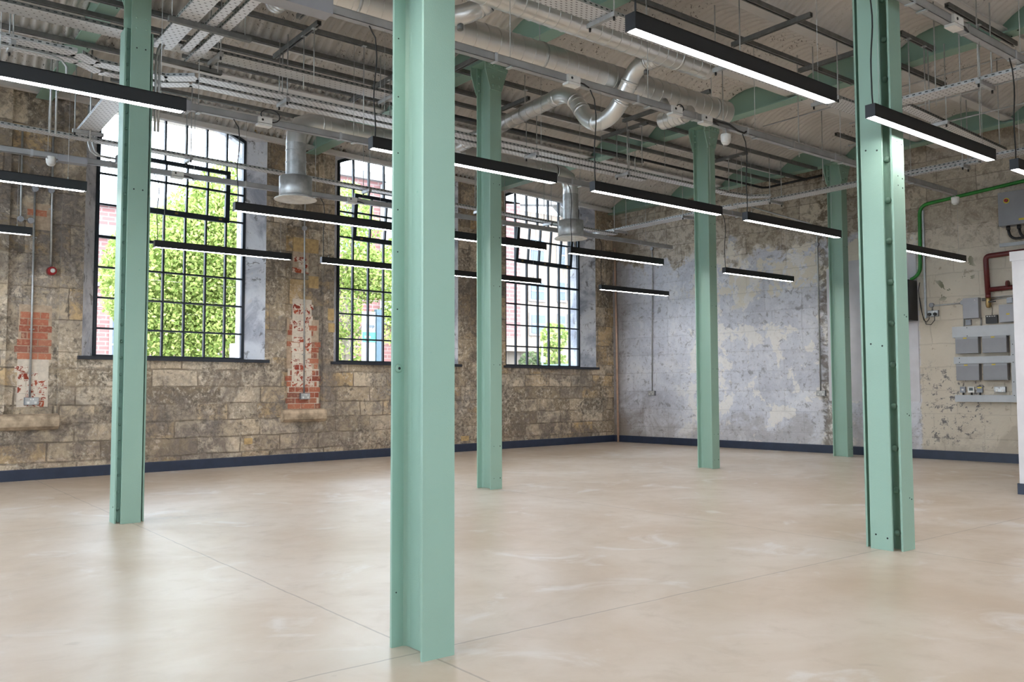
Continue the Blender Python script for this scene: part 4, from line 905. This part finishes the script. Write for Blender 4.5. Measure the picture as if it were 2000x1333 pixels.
conduit(F1, [(-10.22, yb, 3.95), (-10.215, yb, 2.95), (-10.10, yb, 2.94)], 'steel conduit with two round boxes at the left edge of the pier', boxes=[(-10.215, yb, 2.945), (-10.11, yb, 2.94)])
socket(F1, -10.055, .045, 0.885, 'grey double socket on the ledge of the far left pier')
r = thing('alarm_sounder', 'round red alarm sounder on the far left pier', 'alarm', (-9.885, .04, 2.38), frame=F1)
b = MB(); b.tube([(-9.885, .05, 2.38), (-9.885, -.01, 2.38), (-9.885, -.03, 2.38)], [.05, .05, .044], 24); b.build('sounder_base', 'red', parent=r)
b = MB(); b.tube([(-9.885, -.03, 2.38), (-9.885, -.045, 2.38), (-9.885, -.05, 2.38)], [.026, .024, .012], 16); b.build('beacon_lens', 'white', parent=r)
yb2 = 0.06 - .016
conduit(F1, [(-6.62, yb2, 3.95), (-6.63, yb2, 3.3), (-6.612, yb2, 0.96)], 'steel conduit down the brick recess between the windows', saddles=[(-6.62, yb2, z) for z in (2.7, 2.1, 1.5)], boxes=[(-6.632, yb2, 3.29)])
socket(F1, -6.61, .045, 0.915, 'grey double socket on the brick recess between the windows')
for s0, z0 in ((1.55, 3.42), ):
    pass
# ------------------------------------------------------------------ fittings on the back wall (F2)
conduit(F2, [(0.97, -.012, 3.62), (0.97, -.012, 3.45), (0.93, -.012, 0.96)], 'steel conduit down the pale back wall near the corner', saddles=[(.95, -.012, 2.4), (.94, -.012, 1.6)], boxes=[(0.97, -.014, 3.60)])
socket(F2, .93, 0, .925, 'grey double socket low on the back wall near the corner')
conduit(F2, [(3.27, -.35, 3.97), (4.10, -.06, 3.62), (4.19, -.03, 3.56), (4.22, -.012, 3.48), (4.22, -.012, .96)], 'steel conduit bending down the back wall left of the white patch', saddles=[(4.22, -.012, 2.4), (4.22, -.012, 1.8)], boxes=[(4.22, -.014, 3.27)])
socket(F2, 4.235, 0, .925, 'grey double socket at the foot of the conduit beside the white patch')
b = MB(); b.tube([(.09, -.045, 3.72), (.12, -.05, 2.0), (.17, -.09, 0.0)], .019, 10); tag(b.build('copper_pipe', 'copper', frame=F2, org=(.17, -.09, 0)), 'long copper pipe standing upright in the far corner', 'pipe')
b = MB(); b.prism([(4.36, .81), (5.73, .81), (5.73, 2.95), (4.72, 2.95), (4.70, 2.88), (4.36, 2.86)], 'y', -.012, 0.0); o = b.build('wall_panel', 'whitepaint', frame=F2, org=(5, 0, .81)); tag(o, 'white painted block panel on the back wall behind the columns', 'wall panel')
for x, z in ((4.86, 1.9), (5.64, 1.5), (5.64, 1.2)): pass
# green cable in trunking
def bent(pts, n=6, rad=.12):
    out = [Vector(pts[0])]
    for a, c_, e in zip(pts[:-2], pts[1:-1], pts[2:]):
        a, c_, e = Vector(a), Vector(c_), Vector(e); p = c_+(a-c_).normalized()*rad; q_ = c_+(e-c_).normalized()*rad
        for i in range(n+1): u = i/n; out.append(p*(1-u)**2 + c_*2*u*(1-u) + q_*u*u)
    out.append(Vector(pts[-1])); return out
r = thing('green_cable', 'thick green cable along the back wall dropping to the black cabinet', 'cable', (5.82, -.03, 3.6), frame=F2)
b = MB(); b.tube(bent([(8.6, -.035, 3.86), (7.09, -.035, 3.74), (5.81, -.035, 3.63), (5.79, -.035, 2.62), (5.66, -.05, 2.57)], rad=.13), .024, 12); b.build('cable_sheath', 'green', parent=r)
b = MB(); b.box(5.835, 5.86, -.03, 0, 2.0, 3.56); b.build('cable_clip_rail', 'galv', parent=r)
r = thing('network_cabinet', 'black wall cabinet half hidden by the riveted right column', 'cabinet', (5.5, 0, 1.97), frame=F2)
b = MB(); b.box(5.30, 5.735, -.30, -.0125, 1.97, 2.545); b.build('cabinet_body', 'blacklam', parent=r)
b = MB(); b.box(5.31, 5.725, -.312, -.30, 1.98, 2.535); b.build('cabinet_door', 'endcap', parent=r)
socket(F2, 5.95, 0, 2.06, 'grey double socket with two black plugs beside the black cabinet', plugs=True)
b = MB(); b.tube([(5.912, -.08, 2.04), (5.91, -.07, 1.98), (5.87, -.06, 1.94), (5.83, -.05, 1.97), (5.79, -.05, 2.15), (5.76, -.04, 2.40), (5.78, -.03, 2.52)], .005, 6); tag(b.build('plug_flex', 'blackrub', frame=F2, org=(5.9, 0, 2)), 'thin black flex from the left plug up to the cabinet', 'cable')
b = MB(); b.tube([(5.988, -.08, 2.04), (5.985, -.07, 1.96), (5.93, -.06, 1.90), (5.86, -.05, 1.91), (5.81, -.05, 2.05), (5.775, -.04, 2.3)], .005, 6); tag(b.build('plug_flex', 'blackrub', frame=F2, org=(5.95, 0, 2)), 'thin black flex looping lower from the right plug', 'cable')
r = conduit(F2, [(5.935, -.012, 2.10), (5.935, -.012, 2.17), (6.36, -.012, 2.18)], 'horizontal conduit from the plugged socket to the grey fuse box', boxes=[(5.93, -.014, 2.18), (6.35, -.014, 2.185)])
def enclosure(x0, x1, z0, z1, d_, lab, mat='greybox', sticker=None, knob=None, led=None, seam=None, name='electrical_box', group=None, cat='electrical box'):
    r = thing(name, lab, cat, ((x0+x1)/2, 0, z0), group, F2)
    b = MB(); b.box(x0, x1, -d_, 0, z0, z1); b.build('enclosure_body', mat, parent=r)
    b = MB(); b.box(x0+.004, x1-.004, -d_-.004, -d_, z0+.004, (seam or z1)-.004); b.build('enclosure_door', mat, parent=r)
    if seam: b = MB(); b.box(x0+.004, x1-.004, -d_-.003, -d_, seam+.002, z1-.003); b.build('header_strip', 'greybox', parent=r)
    if sticker: b = MB(); sx, sz, sw, sh = sticker; b.box(sx-sw/2, sx+sw/2, -d_-.0065, -d_-.003, sz-sh/2, sz+sh/2); b.build('warning_sticker', 'yellow', parent=r)
    if knob:
        kx, kz = knob; b = MB(); b.tube([(kx, -d_-.004, kz), (kx, -d_-.01, kz)], .036, 24); kb = b.build('switch_ring', 'yellow', parent=r)
        b = MB(); b.tube([(kx, -d_-.01, kz), (kx, -d_-.035, kz)], .022, 18); b.build('switch_knob', 'red', parent=kb)
    if led: b = MB(); b.tube([(led[0], -d_-.004, led[1]), (led[0], -d_-.008, led[1])], .006, 8); b.build('indicator', 'white', parent=r)
    return r
enclosure(6.375, 6.575, 1.955, 2.235, .10, 'grey fuse box above the top trunking, with a small indicator light', led=(6.53, 2.20))
enclosure(6.38, 6.45, 1.868, 1.943, .04, 'small grey switch just under the fuse box', mat='greydark', name='wall_switch', cat='switch')
enclosure(6.88, 7.50, 3.16, 3.61, .16, 'large grey isolator enclosure with a red and yellow rotary switch', mat='greydoor', sticker=(7.16, 3.22, .07, .025), knob=(6.985, 3.49))
enclosure(6.82, 7.05, 1.88, 2.115, .08, 'grey distribution board beside the white partition, above the trunking', sticker=(6.93, 1.985, .04, .018), seam=None)
enclosure(6.905, 6.975, 2.135, 2.205, .04, 'small grey switch above the distribution board', mat='greydark', name='wall_switch', cat='switch')
g_ = 'grey consumer units between the trunking'
enclosure(6.262, 6.555, 1.475, 1.70, .10, 'grey consumer unit, upper left of the four', mat='greydoor', sticker=(6.39, 1.685, .045, .016), seam=1.67, group=g_, name='consumer_unit')
enclosure(6.605, 6.905, 1.475, 1.70, .10, 'grey consumer unit, upper right of the four', mat='greydoor', sticker=(6.74, 1.685, .045, .016), seam=1.67, group=g_, name='consumer_unit')
enclosure(6.262, 6.555, 1.105, 1.33, .10, 'grey consumer unit, lower left of the four', mat='greydoor', sticker=(6.39, 1.315, .045, .016), seam=1.30, group=g_, name='consumer_unit')
enclosure(6.605, 6.905, 1.105, 1.33, .10, 'grey consumer unit, lower right of the four', mat='greydoor', sticker=(6.74, 1.315, .045, .016), seam=1.30, group=g_, name='consumer_unit')
r = thing('wall_trunking', 'pale grey E-shaped wall trunking framing the consumer units', 'trunking', (6.6, 0, .8), frame=F2)
for x0, x1, z0, z1 in ((6.215, 7.03, 1.70, 1.85), (6.225, 7.0, 1.335, 1.43), (6.225, 7.03, .81, .905), (6.945, 7.03, .85, 1.78)):
    b = MB(); b.box(x0, x1, -.075 - (0.001 if x0 > 6.9 else 0), 0, z0, z1); o = b.build('trunking_length', 'traywhite', parent=r)
for x, z in ((6.41, 1.83), (6.41, 1.715), (6.3, 1.41), (6.3, 1.355), (6.97, 1.44), (6.97, 1.34), (6.97, 1.58), (6.97, 1.08), (6.97, .90), (7.01, .83)):
    b = MB(); b.tube([(x, -.076, z), (x, -.080, z)], .006, 8); b.build('lid_screw', 'hole', parent=r)
for x0, x1, mat, lab, nm in ((6.28, 6.348, 'greydark', 'small grey switch at the left end above the bottom trunking', 'wall_switch'), (6.382, 6.462, 'white', 'white thermostat with a dark display above the bottom trunking', 'thermostat'), (6.495, 6.568, 'greydark', 'small grey fused spur with a yellow label above the bottom trunking', 'wall_switch')):
    r = thing(nm, lab, 'thermostat' if nm == 'thermostat' else 'switch', (x0, 0, .93), frame=F2)
    b = MB(); b.box(x0, x1, -.035, 0, .938, 1.018); b.build('switch_body', mat, parent=r)
    if nm == 'thermostat': b = MB(); b.box(x0+.016, x1-.016, -.038, -.035, .965, 1.004); b.build('display', 'lcd', parent=r)
    elif x0 > 6.4: b = MB(); b.box(x0+.01, x1-.01, -.038, -.035, .995, 1.014); b.build('label_strip', 'yellow', parent=r)
    else: b = MB(); b.box(x0+.02, x1-.02, -.039, -.035, .965, .99); b.build('rocker', 'white', parent=r)
    b = MB(); b.tube([((x0+x1)/2, -.015, .905), ((x0+x1)/2, -.015, .94)], .012, 10); b.build('conduit_stub', 'blackrub', parent=r)
socket(F2, 6.785, 0, .98, 'grey double socket above the bottom trunking', .14, .075)
r = thing('control_board', 'small black control board with fine wiring above the top trunking', 'control board', (6.7, 0, 1.87), frame=F2)
b = MB(); b.box(6.642, 6.785, -.05, 0, 1.875, 1.985); b.build('board_body', 'blackrub', parent=r)
for k in range(4): b = MB(); b.box(6.655+k*.03, 6.675+k*.03, -.055, -.05, 1.965, 1.975); b.build('terminal', 'white', parent=r)
b = MB(); b.tube([(6.715, -.02, 1.985), (6.72, -.015, 2.08), (6.70, -.015, 2.14)], .003, 5); b.build('sensor_wire', 'blackrub', parent=r)
for x in (6.355, 6.575):
    b = MB(); b.tube([(x, -.02, 1.85), (x, -.02, 2.2 if x < 6.5 else 1.96)], .010, 8); tag(b.build('steel_conduit', 'galv', frame=F2, org=(x, 0, 1.85)), 'short upright conduit at the %s of the grey fuse box' % ('left' if x < 6.5 else 'lower right'), 'conduit')
b = MB(); b.box(6.84, 8.2, -.04, 0, 2.90, 2.945); tag(b.build('wall_rail', 'traywhite', frame=F2, org=(7, 0, 2.9)), 'short grey rail on the wall under the isolator enclosure', 'rail')
r = thing('red_pipe', 'dark red pipe bending in a square loop beside the white partition', 'pipe', (6.68, -.06, 2.2), frame=F2)
b = MB(); b.tube(bent([(8.0, -.07, 2.83), (6.675, -.07, 2.79), (6.69, -.07, 2.28)], rad=.06), .034, 16); b.tube([(6.69, -.07, 2.28), (6.69, -.07, 2.22)], .034, 16); b.tube([(6.69, -.07, 2.33), (7.6, -.07, 2.36)], .032, 16); b.build('pipe_run', 'redpipe', parent=r)
b = MB(); b.tube([(6.92, -.07, 2.385), (6.95, -.07, 2.385)], .05, 14); b.build('pipe_flange', 'redpipe', parent=r)
b = MB(); b.tube([(6.69, -.07, 2.22), (6.69, -.07, 2.19), (6.69, -.07, 2.14), (6.69, -.07, 2.10), (6.69, -.07, 2.085)], [.036, .03, .035, .03, .018], 14); b.build('valve_body', 'brass', parent=r)
b = MB(); b.box(6.70, 6.79, -.11, -.09, 2.155, 2.17); b.build('valve_handle', 'blackrub', parent=r)
for k, z in enumerate((2.215, 2.24)):
    b = MB(); b.tube([(6.60, -.03, z-.02), (7.4, -.03, z+.01)], .008, 8); tag(b.build('steel_conduit', 'galv', frame=F2, org=(7, 0, z)), 'thin horizontal conduit below the red pipe, %s of two' % ('lower', 'upper')[k], 'conduit')
r = thing('armoured_cable', 'black armoured cables looping out under the isolator enclosure', 'cable', (7, 0, 3.1), frame=F2)
for dx in (0, .13):
    b = MB(); b.tube([(6.97+dx, -.08, 3.16), (6.97+dx, -.08, 3.11)], .026, 12); b.tube(bent([(6.97+dx, -.08, 3.12), (6.99+dx, -.08, 2.98), (7.35, -.08, 2.99)], rad=.1), .017, 10); b.build('cable_tail', 'blackrub', parent=r)

# white partition end at the right edge
b = MB(); b.box(8.80, 9.0, -1.6, 3.485, 0, 2.21); b.box(8.79, 9.01, -1.6, 3.50, 2.21, 2.30)
o = b.build('partition_wall', 'whiteblock', org=(8.9, 3.4, 0)); tag(o, 'white painted low partition with a capping at the right edge', 'partition')
b = MB(); b.box(8.785, 9.015, -1.6, 3.50, 0, .102); b.build('skirting', 'navy', parent=o)

# ------------------------------------------------------------------ outdoors
b = MB(); b.box(-40, 60, -45, 70, -.4, -.3); o = b.build('paved_ground', 'pave'); struct(o, 'pale paving outside')
o.name = 'ground'
def building(name, lab, x0, x1, y0, y1, z1, mat, extra):
    r = thing(name, lab, 'building', ((x0+x1)/2, y0, 0)); b = MB(); b.box(x0, x1, y0, y1, -.3, z1); b.build('facade', mat, parent=r); extra(r); return r
def win(r, x0, x1, z0, z1, y, fm='pale', bars=1):
    f = MB(); f.box(x0-.09, x1+.09, y-.05, y+.05, z0-.09, z1+.09); fo = f.build('window_surround', fm, parent=r)
    g = MB(); g.box(x0, x1, y-.07, y-.05, z0, z1); g.build('pane', 'gwin', parent=fo)
    for k in range(bars):
        q_ = MB(); z = z0+(z1-z0)*(k+1)/(bars+1); q_.box(x0, x1, y-.09, y-.07, z-.03, z+.03); q_.build('glazing_bar', fm, parent=fo)
def ex(r):
    for z0, z1 in ((7.42, 7.9), (6.32, 6.72), (4.6, 4.75)):
        b = MB(); b.box(-12, 13.0, 31.85, 32.0, z0, z1); b.build('stone_band', 'pale', parent=r)
    for x in (-3, 0, 3.4, 7.45, 10): win(r, x, x+1.1, 4.95, 6.2, 32); win(r, x, x+1.1, 1.6, 3.6, 32)
building('brick_building', 'red brick building with pale cornice seen at the left side of the tree window', -12, 13, 32, 42, 7.9, 'fbrick', ex)
def ex(r):
    b = MB(); b.box(16.85, 19.0, 29.5, 30, 3.6, 9.2); b.build('bay', 'pale', parent=r)
    b = MB(); b.box(14.2, 19.25, 29.8, 30.1, 9.3, 9.6); b.build('roof_edge', 'pale', parent=r)
    win(r, 17.1, 17.8, 6.9, 8.4, 29.5, bars=2); win(r, 17.1, 17.8, 4.4, 5.9, 29.5, bars=2); win(r, 15.2, 16.2, 6.4, 8.0, 30)
building('brick_building', 'pink brick building with a pale bay behind the middle window', 14.3, 19.2, 30, 40, 9.4, 'fbrick', ex)
def ex(r):
    for x0, x1, z0, z1 in ((21.3, 22.0, 3.2, 3.92), (21.28, 21.95, 4.55, 5.2), (21.3, 21.95, 6.1, 6.9), (22.75, 23.05, 3.25, 3.95), (22.75, 23.05, 4.6, 5.3), (22.75, 23.05, 6.0, 6.8), (23.3, 23.6, 3.4, 3.95), (23.3, 23.6, 4.7, 5.2)): win(r, x0, x1, z0, z1, 26)
    b = MB(); b.box(19.3, 20.55, 25.7, 26.0, 2.6, 8.2); b.build('brick_return', 'fbrick', parent=r)
    b = MB(); b.box(19.3, 22.1, 25.6, 26.0, 2.45, 2.95); b.build('canopy', 'clad', parent=r)
    b = MB(); b.prism([(19.2, 8.2), (22.6, 8.6), (24.2, 7.4), (24.2, 7.2), (22.6, 8.4), (19.2, 8.0)], 'y', 25.7, 26.2); b.build('roof_edge', 'pale', parent=r)
building('clad_building', 'peach clad flats with small windows outside the corner window', 19.3, 24.2, 26, 36, 8.0, 'clad', ex)
b = MB(); b.box(6.62, 7.0, 17.9, 18.3, -.3, 2.0); b.box(6.78, 7.0, 17.9, 18.3, 2.0, 5.1); tag(b.build('gate_pier', 'pale', org=(6.8, 18, 0)), 'white pier outside at the right side of the tree window', 'pier')
def tree(lab, x, y, blobs, n, mat='leafA', trunk=None, size=.11, name='leafy_tree', branches=()):
    r = thing(name, lab, 'tree', (x, y, -.3))
    b = MB(); tot = sum(q_[3]**3 for q_ in blobs)
    for (bx, by, bz, br) in blobs:
        for _ in range(int(n*br**3/tot)):
            while True:
                u = Vector((random.uniform(-1, 1), random.uniform(-1, 1), random.uniform(-1, 1)))
                if 0.15 < u.length < 1: break
            u = u.normalized()*u.length**.5
            p = Vector((bx, by, bz)) + u*br
            a = Vector((random.gauss(0, 1), random.gauss(0, 1), random.gauss(0, 1))).normalized(); c_ = a.cross(Vector((random.gauss(0, 1), random.gauss(0, 1), random.gauss(0, 1)))).normalized(); s_ = size*random.uniform(.6, 1.3)
            b.quad(p-a*s_, p-c_*s_*.6, p+a*s_, p+c_*s_*.6)
    b.build('foliage', mat, parent=r)
    t_ = MB()
    if trunk: t_.tube([(x, y, -.3), (x, y, trunk)], [.18, .10], 8)
    for br_ in branches: t_.tube(br_, [.06]*(len(br_)-1)+[.015], 6)
    if t_.v: t_.build('trunk', 'bark', parent=r)
tree('big sunlit plane tree filling the left window', 6.6, 20.5, [(6.2, 20.5, 3.6, 1.7), (7.3, 20.5, 4.2, 1.6), (6.0, 20, 2.4, 1.05), (7.0, 20, 2.0, 1.5), (7.5, 20.6, 5.6, 1.0), (5.6, 20.5, 3.5, .8), (6.7, 20.6, 5.2, .8), (8.0, 21, 3.5, 1.5), (4.75, 20, 2.9, .33)], 80000, trunk=3.5, size=.052)
tree('loose branching tree in front of the pink brick building', 12.3, 24, [(12.2, 24, 6.6, .9), (12.3, 24, 5.0, 1.0), (12.9, 24, 4.6, .9), (12.0, 24, 3.4, .8), (13.5, 24, 4.5, .7), (13.6, 24, 3.0, .6), (12.5, 24, 2.4, .6), (12.9, 23.8, 6.0, .5), (14.3, 24, 5.2, .8), (14.2, 24, 3.6, .6)], 15000, size=.06, trunk=4.2, branches=[[(12.3, 24, 2), (12.9, 24, 3.0), (13.7, 24, 3.3)], [(12.3, 24, 2.6), (12.0, 24, 3.8), (12.5, 24, 5.5), (12.4, 24, 7)], [(12.3, 24, 3), (13.2, 24, 4.5), (13.8, 24, 5)]])
tree('low flowering shrubs under the clad building canopy', 20.8, 25, [(20.5, 25, 2.0, .45), (21.0, 25, 1.8, .5), (21.5, 25, 1.9, .4), (20.8, 24.8, 1.2, .7)], 2600, mat='leafB', size=.07, name='garden_shrub', branches=[[(20.5, 25, -.3), (20.5, 25, 2)], [(21, 25, -.3), (21, 25, 1.8)], [(21.5, 25, -.3), (21.5, 25, 1.9)]])
tree('small spiky-leaved tree by the car outside the corner window', 20.1, 23.2, [(20.1, 23.2, 2.85, .5), (19.9, 23.2, 2.25, .45), (20.3, 23.2, 1.8, .45)], 900, size=.09, name='small_tree', trunk=2.2)
b = MB(); b.box(11.80, 12.22, 22.0, 22.06, 1.1, 3.26)
r = thing('street_totem', 'white and green street totem sign outside the middle window', 'sign', (12, 22, -.3))
o = b.build('sign_panel', 'signwhite', parent=r)
b = MB(); b.box(11.80, 12.22, 21.985, 22.0, 2.38, 2.66); b.build('green_band', 'signgreen', parent=o)
b = MB(); b.box(11.85, 12.05, 21.975, 21.985, 2.49, 2.55); b.build('band_text', 'signwhite', parent=o)
b = MB(); b.box(12.23, 12.47, 21.95, 22.1, -.3, 3.33); b.build('sign_post', 'signpost', parent=r)
tc = bpy.data.curves.new('sign_text', 'FONT'); tc.body = 'Stop'; tc.size = .15; tc.extrude = .003; to_ = bpy.data.objects.new('sign_text_curve', tc); tm = bpy.data.meshes.new_from_object(to_); bpy.data.objects.remove(to_); tm.materials.clear(); tm.materials.append(M['ink']); to = bpy.data.objects.new('sign_text', tm); C.objects.link(to)
to.parent = o; to.location = (11.90-12, -.02, 2.80+.3); to.rotation_euler = (PI/2, 0, 0)
r = thing('parked_car', 'teal car whose roof shows above the corner window sill', 'car', (17.7, 20, -.3))
b = MB(); prof = [(16.6, .35), (16.65, .9), (16.95, 1.05), (17.25, 1.62), (17.55, 1.78), (18.6, 1.78), (19.3, 1.6), (19.8, 1.1), (20.2, 1.0), (20.3, .35)]
b.prism(prof, 'y', 19.2, 20.8); b.build('car_body', 'teal', parent=r)
b = MB(); b.prism([(17.2, 1.2), (17.42, 1.6), (18.3, 1.62), (18.3, 1.2)], 'y', 19.19, 20.81); b.build('car_window', 'gwin', parent=r)
for x in (17.2, 19.6):
    for y in (19.25, 20.6): b = MB(); b.tube([(x, y, .0), (x, y+.18, .0)], .30, 18); b.build('wheel', 'blackrub', parent=r)
b = MB(); b.tube([(18.52, 22, -.3), (18.52, 22, 2.6)], .03, 8); b.box(18.42, 18.62, 21.95, 21.97, 1.9, 2.1); tag(b.build('sign_pole', 'signwhite', org=(18.5, 22, -.3)), 'thin street pole with a small white notice outside the corner window', 'sign')
